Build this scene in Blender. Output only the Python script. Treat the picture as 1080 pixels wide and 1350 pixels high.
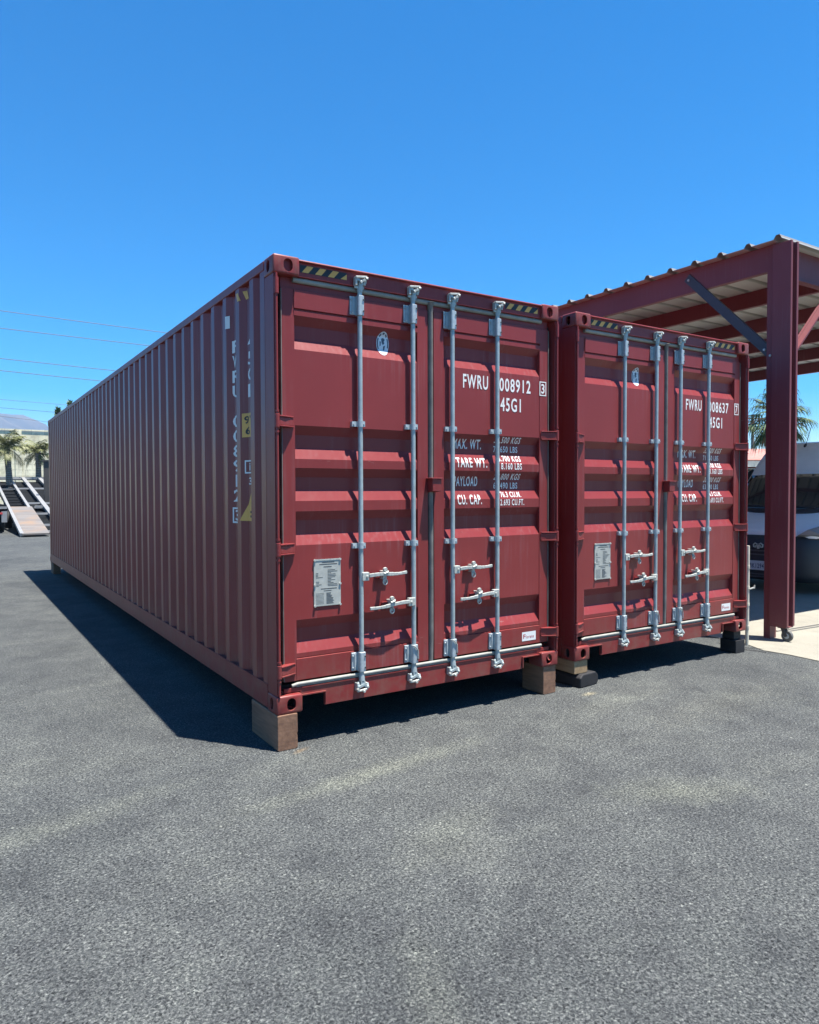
import bpy, bmesh, math, random
from mathutils import Vector, Matrix
random.seed(7)
for o in list(bpy.data.objects): bpy.data.objects.remove(o)
C = bpy.context.scene.collection
S = bpy.context.scene

# ------------------------------------------------------------------ camera
def make_camera():
    yaw, pitch, roll = 0.5718714, -0.0284001, -0.003281
    f = Vector((math.sin(yaw)*math.cos(pitch), math.cos(yaw)*math.cos(pitch), math.sin(pitch)))
    r = Vector((math.cos(yaw), -math.sin(yaw), 0)); u = r.cross(f)
    c, s = math.cos(roll), math.sin(roll)
    R0 = c*r + s*u; U0 = -s*r + c*u
    m = Matrix((R0, U0, -f)).transposed().to_4x4()
    m.translation = Vector((-1.709451, -4.209552, 1.644384))
    cd = bpy.data.cameras.new('camera'); co = bpy.data.objects.new('camera', cd)
    C.objects.link(co); co.matrix_world = m
    cd.sensor_fit = 'HORIZONTAL'; cd.sensor_width = 36; cd.lens = 36*940.0072/1080
    cd.clip_start = 0.05; cd.clip_end = 20000
    S.camera = co
make_camera()

# ------------------------------------------------------------------ light
SUN = Vector((0.46, -0.63, 3.131)).normalized()
EL = math.asin(SUN.z); AZ = math.atan2(SUN.x, SUN.y)
w = bpy.data.worlds.new('World'); S.world = w; w.use_nodes = True
nt = w.node_tree; nt.nodes.clear()
sky = nt.nodes.new('ShaderNodeTexSky'); sky.sky_type = 'NISHITA'; sky.sun_disc = False
sky.sun_elevation = EL; sky.sun_rotation = AZ
sky.air_density = 1.0; sky.dust_density = 0.3; sky.ozone_density = 3.0; sky.altitude = 300
hs = nt.nodes.new('ShaderNodeHueSaturation'); hs.inputs['Saturation'].default_value = 2.0
hs.inputs['Hue'].default_value = 0.5
bg = nt.nodes.new('ShaderNodeBackground'); bg.inputs[1].default_value = 0.070
wo = nt.nodes.new('ShaderNodeOutputWorld')
nt.links.new(sky.outputs[0], hs.inputs['Color']); nt.links.new(hs.outputs[0], bg.inputs[0]); nt.links.new(bg.outputs[0], wo.inputs[0])
sd = bpy.data.lights.new('sun', 'SUN'); sd.energy = 5.0; sd.angle = math.radians(0.5); sd.color = (1.0, 0.955, 0.89)
so = bpy.data.objects.new('sun', sd); C.objects.link(so)
so.rotation_euler = SUN.to_track_quat('Z', 'Y').to_euler()
S.view_settings.view_transform = 'Standard'; S.view_settings.look = 'None'
S.view_settings.gamma = 1; S.view_settings.exposure = 1.5
S.render.engine = 'CYCLES'
S.cycles.max_bounces = 6

# ------------------------------------------------------------------ helpers
def link(o, parent=None):
    C.objects.link(o)
    if parent: o.parent = parent
    return o
def tag(o, label=None, cat=None, group=None, kind=None):
    if label: o['label'] = label
    if cat: o['category'] = cat
    if group: o['group'] = group
    if kind: o['kind'] = kind
    return o
def empty(name, loc, rz=0, **k):
    o = bpy.data.objects.new(name, None); o.empty_display_size = .2
    C.objects.link(o); o.location = loc; o.rotation_euler = (0, 0, rz)
    return tag(o, **k)
class MB:
    def __init__(s): s.v = []; s.f = []
    def add(s, vs, fs):
        n = len(s.v); s.v += [tuple(v) for v in vs]; s.f += [tuple(i+n for i in f) for f in fs]; return s
    def box(s, x0, x1, y0, y1, z0, z1):
        return s.add([(x0,y0,z0),(x1,y0,z0),(x1,y1,z0),(x0,y1,z0),(x0,y0,z1),(x1,y0,z1),(x1,y1,z1),(x0,y1,z1)],
                     [(3,2,1,0),(4,5,6,7),(0,1,5,4),(1,2,6,5),(2,3,7,6),(3,0,4,7)])
    def prism(s, poly, axis, a, b):
        """poly in the two other axes (in order xyz), extruded along axis from a to b"""
        def P(p, t): return {'x': (t, p[0], p[1]), 'y': (p[0], t, p[1]), 'z': (p[0], p[1], t)}[axis]
        n = len(poly)
        vs = [P(p, a) for p in poly]+[P(p, b) for p in poly]
        fs = [tuple(range(n))[::-1], tuple(range(n, 2*n))]+[(i, (i+1) % n, n+(i+1) % n, n+i) for i in range(n)]
        return s.add(vs, fs)
    def bar(s, a, b, w, h, up=(0, 0, 1)):
        a = Vector(a); b = Vector(b); d = (b-a).normalized(); up = Vector(up)
        if abs(d.dot(up)) > .98: up = Vector((1, 0, 0))
        sx = d.cross(up).normalized()*w/2; sy = sx.cross(d).normalized()*h/2
        vs = [p+i*sx+j*sy for p in (a, b) for i, j in ((-1,-1),(1,-1),(1,1),(-1,1))]
        return s.add(vs, [(3,2,1,0),(4,5,6,7),(0,1,5,4),(1,2,6,5),(2,3,7,6),(3,0,4,7)])
    def tube(s, pts, r, n=12, caps=True):
        pts = [Vector(p) for p in pts]
        rs = r if isinstance(r, (list, tuple)) else [r]*len(pts)
        base = len(s.v); ref = None
        for i, p in enumerate(pts):
            d = (pts[min(i+1, len(pts)-1)]-pts[max(i-1, 0)]).normalized()
            if ref is None:
                ref = d.orthogonal().normalized()
            a = (ref-d*ref.dot(d)).normalized(); ref = a; b = d.cross(a)
            for k in range(n):
                t = 2*math.pi*k/n
                s.v.append(tuple(p+(a*math.cos(t)+b*math.sin(t))*rs[i]))
        for i in range(len(pts)-1):
            for k in range(n):
                q = base+i*n; s.f.append((q+k, q+(k+1) % n, q+n+(k+1) % n, q+n+k))
        if caps:
            s.f.append(tuple(base+k for k in range(n))[::-1])
            s.f.append(tuple(base+(len(pts)-1)*n+k for k in range(n)))
        return s
    def strip(s, prof, x0, x1, fn):
        """open profile swept: fn(t,p)->xyz"""
        n = len(prof)
        vs = [fn(x0, p) for p in prof]+[fn(x1, p) for p in prof]
        return s.add(vs, [(i, i+1, n+i+1, n+i) for i in range(n-1)])
    def build(s, name, mat, parent=None, smooth=None, bevel=0, seg=2):
        me = bpy.data.meshes.new(name); me.from_pydata(s.v, [], s.f); me.validate()
        bm = bmesh.new(); bm.from_mesh(me); bmesh.ops.recalc_face_normals(bm, faces=bm.faces); bm.to_mesh(me); bm.free()
        me.materials.append(mat)
        o = bpy.data.objects.new(name, me); link(o, parent)
        if smooth is not None:
            me.shade_smooth(); me.set_sharp_from_angle(angle=math.radians(smooth))
        if bevel:
            m = o.modifiers.new('bevel', 'BEVEL'); m.width = bevel; m.segments = seg; m.limit_method = 'ANGLE'; m.angle_limit = math.radians(35)
        return o
def stadium(cx, cz, w, h, n=10):
    r = min(w, h)/2; out = []
    if h >= w:
        for k in range(n+1): t = math.pi*k/n; out.append((cx+r*math.cos(t), cz+(h/2-r)+r*math.sin(t)))
        for k in range(n+1): t = math.pi+math.pi*k/n; out.append((cx+r*math.cos(t), cz-(h/2-r)+r*math.sin(t)))
    else:
        for k in range(n+1): t = -math.pi/2+math.pi*k/n; out.append((cx+(w/2-r)+r*math.cos(t), cz+r*math.sin(t)))
        for k in range(n+1): t = math.pi/2+math.pi*k/n; out.append((cx-(w/2-r)+r*math.cos(t), cz+r*math.sin(t)))
    return out

# ------------------------------------------------------------------ materials
class NT:
    def __init__(s, name):
        s.m = bpy.data.materials.new(name); s.m.use_nodes = True; s.t = s.m.node_tree
        s.b = s.t.nodes['Principled BSDF']; s.co = s.n('ShaderNodeTexCoord')
    def n(s, t, **k):
        x = s.t.nodes.new(t)
        for a, b in k.items():
            if hasattr(x, a): setattr(x, a, b)
            else: x.inputs[a].default_value = b
        return x
    def l(s, a, b): s.t.links.new(a, b)
    def map(s, scale, out='Object'):
        m = s.n('ShaderNodeMapping'); m.inputs['Scale'].default_value = scale
        s.l(s.co.outputs[out], m.inputs[0]); return m.outputs[0]
    def noise(s, scale, detail=4, vec=None, rough=.55):
        x = s.n('ShaderNodeTexNoise'); x.inputs['Scale'].default_value = scale; x.inputs['Detail'].default_value = detail; x.inputs['Roughness'].default_value = rough
        s.l(vec if vec else s.co.outputs['Object'], x.inputs['Vector']); return x.outputs['Fac']
    def ramp(s, fac, stops):
        r = s.n('ShaderNodeValToRGB'); e = r.color_ramp.elements
        while len(e) < len(stops): e.new(.5)
        for q, (p, c) in zip(e, stops): q.position = p; q.color = (*c, 1) if len(c) == 3 else c
        s.l(fac, r.inputs[0]); return r.outputs[0]
    def mix(s, fac, a, b, mode='MIX'):
        x = s.n('ShaderNodeMix', data_type='RGBA', blend_type=mode)
        for sock, v in ((x.inputs[0], fac), (x.inputs[6], a), (x.inputs[7], b)):
            if hasattr(v, 'is_linked'): s.l(v, sock)
            else: sock.default_value = v if not isinstance(v, tuple) else (*v, 1) if len(v) == 3 else v
        return x.outputs[2]
    def bump(s, h, strength=.3, dist=.01):
        x = s.n('ShaderNodeBump'); x.inputs['Strength'].default_value = strength; x.inputs['Distance'].default_value = dist
        s.l(h, x.inputs['Height']); s.l(x.outputs[0], s.b.inputs['Normal'])
    def col(s, c):
        if hasattr(c, 'is_linked'): s.l(c, s.b.inputs['Base Color'])
        else: s.b.inputs['Base Color'].default_value = (*c, 1)
    def set(s, **k):
        for a, v in k.items():
            s.b.inputs[a.replace('_', ' ')].default_value = v
def simple(name, c, rough=.5, metal=0, var=.12, scale=6, bump=0, spec=.5):
    t = NT(name); n = t.noise(scale, 5)
    lo = tuple(x*(1-var) for x in c); hi = tuple(min(1, x*(1+var)) for x in c)
    t.col(t.ramp(n, [(.3, lo), (.7, hi)])); t.set(Roughness=rough, Metallic=metal)
    t.b.inputs['Specular IOR Level'].default_value = spec
    if bump: t.bump(t.noise(scale*14, 3), bump, .003)
    return t.m
def mat_paint(name, base, rough=.42):
    t = NT(name)
    big = t.noise(1.1, 4)
    c = t.ramp(big, [(.3, tuple(x*.88 for x in base)), (.7, tuple(x*1.1 for x in base))])
    streak = t.noise(1, 5, t.map((38, 38, 1.6)), .6)                 # dust runs down the sheet
    dust = t.ramp(streak, [(.5, (0, 0, 0)), (.8, (1, 1, 1))])
    patch = t.ramp(t.noise(2.3, 3), [(.42, (0, 0, 0)), (.7, (.5, .5, .5))])
    m1 = t.n('ShaderNodeMath', operation='MULTIPLY'); t.l(dust, m1.inputs[0]); t.l(patch, m1.inputs[1])
    c = t.mix(m1.outputs[0], c, tuple(min(1, x*.6+.13) for x in base))
    sp = t.noise(70, 3); rust = t.ramp(sp, [(.68, (0, 0, 0)), (.73, (1, 1, 1))])
    gate = t.ramp(t.noise(3.1, 2), [(.5, (0, 0, 0)), (.62, (1, 1, 1))])
    m2 = t.n('ShaderNodeMath', operation='MULTIPLY'); t.l(rust, m2.inputs[0]); t.l(gate, m2.inputs[1])
    c = t.mix(m2.outputs[0], c, (.09, .032, .02))
    sz = t.n('ShaderNodeSeparateXYZ'); t.l(t.co.outputs['Object'], sz.inputs[0])
    lowm = t.n('ShaderNodeMapRange'); lowm.inputs['From Min'].default_value = .02; lowm.inputs['From Max'].default_value = .45; lowm.inputs['To Min'].default_value = .55; lowm.inputs['To Max'].default_value = 0; t.l(sz.outputs['Z'], lowm.inputs[0])
    m4 = t.n('ShaderNodeMath', operation='MULTIPLY'); t.l(lowm.outputs[0], m4.inputs[0]); t.l(t.ramp(t.noise(11, 6, None, .7), [(.42, (0, 0, 0)), (.66, (1, 1, 1))]), m4.inputs[1])
    c = t.mix(m4.outputs[0], c, (.17, .095, .07))
    sc = t.noise(1, 3, t.map((9, 9, 55)), .5); scm = t.ramp(sc, [(.74, (0, 0, 0)), (.755, (.55, .55, .55))])
    m3 = t.n('ShaderNodeMath', operation='MULTIPLY'); t.l(scm, m3.inputs[0]); t.l(t.ramp(t.noise(1.7, 2), [(.5, (0, 0, 0)), (.6, (1, 1, 1))]), m3.inputs[1])
    c = t.mix(m3.outputs[0], c, (.30, .14, .13))
    t.col(c)
    rr = t.n('ShaderNodeMapRange'); rr.inputs['To Min'].default_value = rough-.06; rr.inputs['To Max'].default_value = rough+.16
    t.l(streak, rr.inputs[0]); t.l(rr.outputs[0], t.b.inputs['Roughness'])
    t.bump(t.noise(3.2, 3), .22, .012); t.b.inputs['Specular IOR Level'].default_value = .34
    return t.m
M = {}
M['paint'] = mat_paint('maroon_container_paint', (.205, .029, .028), .36)
M['sidepaint'] = mat_paint('glossy_maroon_side_paint', (.195, .026, .0255), .30)
M['sidepaint'].node_tree.nodes['Principled BSDF'].inputs['Specular IOR Level'].default_value = .48
M['steelred'] = mat_paint('maroon_structural_steel_paint', (.165, .045, .052), .5)
M['galv'] = simple('galvanised_fittings', (.36, .41, .43), .42, .2, .16, 30, .1)
M['rod'] = simple('grey_locking_bar', (.33, .385, .39), .38, .2, .14, 20)
M['handle'] = simple('bright_zinc_handle', (.42, .43, .39), .45, .2, .22, 60, .15)
M['gasket'] = simple('grey_rubber_gasket', (.25, .25, .22), .6, 0, .2, 12)
M['gasketdark'] = simple('weathered_rubber_seal', (.15, .14, .125), .7, 0, .3, 9)
M['white'] = simple('white_vinyl', (.72, .72, .69), .5, 0, .04)
M['yellow'] = simple('yellow_vinyl', (.68, .36, .08), .5, 0, .06)
M['black'] = simple('black_vinyl', (.012, .012, .014), .5)
M['redink'] = simple('red_ink', (.45, .05, .05), .6)
M['plate'] = simple('aluminium_plate', (.38, .385, .345), .5, .05, .12, 25)
M['ink'] = simple('grey_engraving', (.05, .05, .05), .6)
M['emblem'] = simple('pale_blue_sticker', (.60, .66, .70), .5)
M['emblemink'] = simple('blue_black_sticker_ink', (.06, .09, .13), .5)
M['dark'] = simple('dark_underframe_and_cavity_shade', (.03, .018, .018), .8)
def mat_wood(name, a, b):
    t = NT(name); g = t.noise(1, 5, t.map((28, 2.2, 28)), .6)
    g2 = t.noise(1, 4, t.map((5, 5, 60)), .6)
    c = t.ramp(g, [(.3, a), (.7, b)]); c = t.mix(t.ramp(g2, [(.45, (0, 0, 0)), (.8, (.6, .6, .6))]), c, tuple(x*.55 for x in a))
    t.col(c); t.set(Roughness=.8); t.bump(g, .5, .004); return t.m
M['wood'] = mat_wood('old_red_brown_timber', (.13, .065, .038), (.25, .135, .080))
M['woodpale'] = mat_wood('pale_softwood_timber', (.22, .14, .07), (.34, .235, .13))
M['rubber'] = simple('black_tarred_block', (.014, .013, .014), .7, 0, .3, 15, .4)
M['rubbergrey'] = simple('worn_pale_edge', (.35, .34, .32), .8, 0, .2, 30)

def dust_mask(t, sock, amt):
    m = t.n('ShaderNodeMapRange'); m.inputs['From Min'].default_value = .7; m.inputs['From Max'].default_value = 1.75
    m.inputs['To Min'].default_value = amt; m.inputs['To Max'].default_value = 0; m.clamp = True; t.l(sock, m.inputs[0]); return m.outputs[0]
# asphalt: small stones in bitumen, worn paler in places, sandy patches
def mat_asphalt():
    t = NT('worn_asphalt'); O = t.co.outputs['Object']
    wn = t.n('ShaderNodeTexNoise'); wn.inputs['Scale'].default_value = 45; wn.inputs['Detail'].default_value = 3; t.l(O, wn.inputs['Vector'])
    wv = t.n('ShaderNodeVectorMath', operation='MULTIPLY_ADD'); t.l(wn.outputs['Color'], wv.inputs[0]); wv.inputs[1].default_value = (.03, .03, .03); t.l(O, wv.inputs[2])
    v = t.n('ShaderNodeTexVoronoi', feature='F1'); v.inputs['Scale'].default_value = 105; t.l(wv.outputs[0], v.inputs['Vector'])
    sep = t.n('ShaderNodeSeparateColor'); t.l(v.outputs['Color'], sep.inputs[0])
    worm = t.n('ShaderNodeTexNoise'); worm.inputs['Scale'].default_value = 96; worm.inputs['Detail'].default_value = 4; worm.inputs['Roughness'].default_value = .68; worm.inputs['Distortion'].default_value = .6; t.l(O, worm.inputs['Vector'])
    c = t.ramp(worm.outputs['Fac'], [(.35, (.006, .007, .0075)), (.44, (.036, .040, .041)), (.54, (.068, .0725, .0715)), (.67, (.150, .155, .148))])
    st = t.ramp(sep.outputs[0], [(0, (.62, .62, .63)), (.3, (.92, .92, .93)), (.8, (1.1, 1.1, 1.09)), (.97, (1.25, 1.25, 1.2)), (1, (1.9, 1.9, 1.8))])
    c = t.mix(1.0, c, st, 'MULTIPLY')
    big = t.noise(.55, 6, None, .62); mid = t.noise(3.2, 5, None, .6)
    dark = t.ramp(big, [(.3, (.70, .71, .73)), (.5, (1, 1, 1)), (.72, (1.22, 1.21, 1.17))])
    c = t.mix(1.0, c, dark, 'MULTIPLY')
    mid2 = t.noise(9, 7, None, .75)
    dark2 = t.ramp(mid, [(.3, (.78, .78, .80)), (.5, (1, 1, 1)), (.7, (1.2, 1.2, 1.17))]); c = t.mix(1.0, c, dark2, 'MULTIPLY')
    # dusty drifts, stretched along the drainage of the lot
    mp = t.n('ShaderNodeMapping'); mp.inputs['Rotation'].default_value = (0, 0, .35); mp.inputs['Scale'].default_value = (.5, 1.7, 1); t.l(O, mp.inputs[0])
    sand = t.noise(1.0, 6, mp.outputs[0], .62); sm = t.ramp(sand, [(.54, (0, 0, 0)), (.78, (.50, .50, .50))])
    c = t.mix(sm, c, t.mix(1.0, c, (1.6, 1.58, 1.42), 'MULTIPLY'))
    # pale dust trodden into the surface: a long streak and a few patches
    for (px, py, rz, sx, sy, amt, cc) in ((.30, -.62, .12, 1.1, .13, .55, (.15, .148, .125)), (-1.35, -.35, .25, .9, .16, .45, (.14, .138, .12)), (.28, -1.45, .3, .45, .20, .40, (.14, .138, .118)),
                                     (1.62, -1.75, -.5, .55, .22, .50, (.14, .138, .115)), (-.42, -2.35, 1.2, .50, .13, .45, (.14, .138, .12)), (2.62, -.17, .1, .10, .05, .8, (.24, .20, .14)), (.14, -.05, .5, .09, .035, .9, (.22, .15, .09)),
                                     (3.4, -.9, .1, 1.2, .3, .4, (.13, .125, .11)), (-1.9, 3.2, 1.3, 2.6, .18, .35, (.15, .145, .125))):
        mp = t.n('ShaderNodeMapping', vector_type='TEXTURE'); mp.inputs['Location'].default_value = (px, py, 0); mp.inputs['Rotation'].default_value = (0, 0, rz); mp.inputs['Scale'].default_value = (sx, sy, 1)
        t.l(O, mp.inputs[0]); ln = t.n('ShaderNodeVectorMath', operation='LENGTH'); t.l(mp.outputs[0], ln.inputs[0])
        ad = t.n('ShaderNodeMath', operation='MULTIPLY_ADD'); t.l(mid2, ad.inputs[0]); ad.inputs[1].default_value = 1.5; t.l(ln.outputs['Value'], ad.inputs[2])
        c = t.mix(dust_mask(t, ad.outputs[0], min(1, amt*1.6)), c, t.mix(1.0, c, tuple((x+.02)*10 for x in cc), 'MULTIPLY'))
    t.col(c); t.set(Roughness=.88); t.b.inputs['Specular IOR Level'].default_value = .25
    t.bump(worm.outputs['Fac'], .9, .006)
    return t.m
M['asphalt'] = mat_asphalt()
def mat_concrete():
    t = NT('pale_concrete'); n = t.noise(1.3, 8, None, .65)
    c = t.ramp(n, [(.25, (.20, .187, .15)), (.7, (.27, .255, .205))])
    f = t.ramp(t.noise(90, 3), [(.3, (.86, .86, .86)), (.7, (1.05, 1.05, 1.05))]); c = t.mix(1.0, c, f, 'MULTIPLY')
    st = t.ramp(t.noise(4, 6), [(.55, (0, 0, 0)), (.8, (.5, .5, .5))]); c = t.mix(st, c, (.15, .135, .105))
    t.col(c); t.set(Roughness=.85); t.bump(t.noise(60, 4), .25, .003); return t.m
M['concrete'] = mat_concrete()

# ------------------------------------------------------------------ ground
gm = MB(); gm.add([(-3000,-3000,0),(3000,-3000,0),(3000,4200,0),(-3000,4200,0)], [(0,1,2,3)])
tag(gm.build('asphalt_lot', M['asphalt']), kind='structure')
sl = MB()
edge = [(5.46, 16.5), (5.45, .28), (5.36, .1), (5.28, -.06), (5.31, -.3), (5.28, -.7), (5.2, -2.5), (5.2, -6)]
sl.add([(x, y, .006) for x, y in edge]+[(26, -6, .006), (26, 16.5, .006)], [tuple(range(10))])
tag(sl.build('concrete_slab', M['concrete']), kind='structure')

# ------------------------------------------------------------------ shipping container
B = .235; W = 2.438; H = 2.896; L = 12.192
F = .055; V = .090
DPROF = [(.188, .050), (.326, .050), (.330, F+.004), (.334, F), (.362, F), (.434, V), (.52, V), (.58, F), (1.065, F), (1.137, V), (1.225, V), (1.285, F), (1.352, F), (1.424, V), (1.506, V), (1.566, F),
         (1.624, F), (1.696, V), (1.78, V), (1.84, F), (2.326, F), (2.398, V), (2.485, V), (2.542, .0495), (2.571, .0495), (2.574, .062), (2.584, .062), (2.588, .046), (2.705, .046)]
def interp(prof, t):
    if t <= prof[0][0]: return prof[0][1]
    for (a, u), (b, v) in zip(prof, prof[1:]):
        if t <= b: return u+(v-u)*(t-a)/(b-a) if b > a else v
    return prof[-1][1]
# side corrugation, (y, x)
def side_profile():
    p = [(.16, .004), (.24, .004), (.29, .038), (.305, .038)]
    y = .36
    while y < L-.36:
        p += [(y, .004), (y+.072, .004), (y+.14, .038), (y+.210, .038)]; y += .278
    p += [(L-.2, .004), (L-.16, .004)]
    return p
SPROF = side_profile()
def text_mesh(s, bold=.0):
    cu = bpy.data.curves.new('t', 'FONT'); cu.body = s; cu.size = 1; cu.offset = bold; cu.space_character = 1.18; cu.resolution_u = 3
    o = bpy.data.objects.new('t', cu); C.objects.link(o); bpy.context.view_layer.update()
    me = bpy.data.meshes.new_from_object(o.evaluated_get(bpy.context.evaluated_depsgraph_get()))
    bpy.data.objects.remove(o); bpy.data.curves.remove(cu)
    vs = [(v.co.x, v.co.y) for v in me.vertices]; fs = [tuple(p.vertices) for p in me.polygons]
    bpy.data.meshes.remove(me)
    return vs, fs
class Decal:
    """flat 2-D artwork (h, z) laid on a folded sheet: cut at the folds, then pushed onto the profile"""
    def __init__(s): s.v = []; s.f = []
    def add(s, vs, fs):
        n = len(s.v); s.v += vs; s.f += [tuple(i+n for i in f) for f in fs]
    def text(s, t, h0, h1, z0, z1, bold=.012, flip=False):
        vs, fs = text_mesh(t, bold)
        xs = [v[0] for v in vs]; ys = [v[1] for v in vs]; a, b = min(xs), max(xs); c, d = min(ys), max(ys)
        out = []
        for x, y in vs:
            u = (x-a)/(b-a); out.append(((h1-u*(h1-h0)) if flip else h0+u*(h1-h0), z0+(y-c)/(d-c)*(z1-z0)))
        s.add(out, fs)
    def rect(s, h0, h1, z0, z1): s.add([(h0, z0), (h1, z0), (h1, z1), (h0, z1)], [(0, 1, 2, 3)])
    def frame(s, h0, h1, z0, z1, t):
        s.rect(h0, h1, z0, z0+t); s.rect(h0, h1, z1-t, z1); s.rect(h0, h0+t, z0+t, z1-t); s.rect(h1-t, h1, z0+t, z1-t)
    def poly(s, pts): s.add(list(pts), [tuple(range(len(pts)))])
    def disc(s, h, z, rh, rz, n=28): s.poly([(h+rh*math.cos(2*math.pi*k/n), z+rz*math.sin(2*math.pi*k/n)) for k in range(n)])
    def mark(s): s.cuts = getattr(s, 'cuts', []) + [(len(s.v), len(s.f))]
    def build_each(s, name, mat, parent, prof, mode, off=.0015):
        v0 = f0 = 0
        for v1, f1 in getattr(s, 'cuts', []):
            d = Decal(); d.v = s.v[v0:v1]; d.f = [tuple(i-v0 for i in f) for f in s.f[f0:f1]]; d.build(name, mat, parent, prof, mode, off); v0, f0 = v1, f1
    def build(s, name, mat, parent, prof, mode, off=.0015):
        bm = bmesh.new()
        for x, z in s.v: bm.verts.new((x, 0, z))
        bm.verts.ensure_lookup_table()
        for f in s.f:
            try: bm.faces.new([bm.verts[i] for i in f])
            except ValueError: pass
        for a, _ in prof:
            co, no = ((0, 0, a), (0, 0, 1)) if mode == 'door' else ((a, 0, 0), (1, 0, 0))
            bmesh.ops.bisect_plane(bm, geom=bm.verts[:]+bm.edges[:]+bm.faces[:], plane_co=co, plane_no=no, dist=1e-6)
        for v in bm.verts:
            if mode == 'door': v.co.y = interp(prof, v.co.z)-off
            else: v.co = Vector((interp(prof, v.co.x)-off, v.co.x, v.co.z))
        me = bpy.data.meshes.new(name); bm.to_mesh(me); bm.free(); me.materials.append(mat)
        return link(bpy.data.objects.new(name, me), parent)

def casting_mesh():
    """ISO corner casting, outer corner at the origin, growing to +x +y +z, with its oval holes"""
    o = MB().box(0, .178, 0, .162, 0, .118).build('casting_tmp', M['paint'], bevel=.012, seg=3)
    cut = []
    cut.append(MB().box(.016, .164, .016, .148, .016, .102))
    cut.append(MB().prism(stadium(.100, .059, .062, .080), 'y', -.05, .05))
    cut.append(MB().prism(stadium(.089, .059, .050, .078), 'x', -.05, .05))
    cut.append(MB().prism(stadium(.089, .081, .115, .062), 'z', -.05, .2))
    objs = []
    for i, c in enumerate(cut):
        q = c.build('cut', M['paint']); objs.append(q)
        m = o.modifiers.new('b%d' % i, 'BOOLEAN'); m.object = q; m.operation = 'DIFFERENCE'; m.solver = 'EXACT'
    bpy.context.view_layer.update()
    me = bpy.data.meshes.new_from_object(o.evaluated_get(bpy.context.evaluated_depsgraph_get())); me.name = 'corner_casting'
    for q in objs+[o]: bpy.data.objects.remove(q)
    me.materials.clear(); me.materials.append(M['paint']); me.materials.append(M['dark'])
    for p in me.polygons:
        c = p.center; p.material_index = 1 if (.0155 < c.x < .1645 and .0155 < c.y < .1485 and .0155 < c.z < .1025) else 0  # cavity faces coloured dark, painting in the shade inside the holes
    return me
CAST = casting_mesh()
def casting(parent, x, y, z, sx, sy, sz):
    me = CAST.copy(); me.transform(Matrix.Diagonal((sx, sy, sz, 1))); 
    if sx*sy*sz < 0: me.flip_normals()
    me.shade_smooth(); me.set_sharp_from_angle(angle=math.radians(30))
    o = bpy.data.objects.new('corner_casting', me); link(o, parent); o.location = (x, y, z); return o

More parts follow.
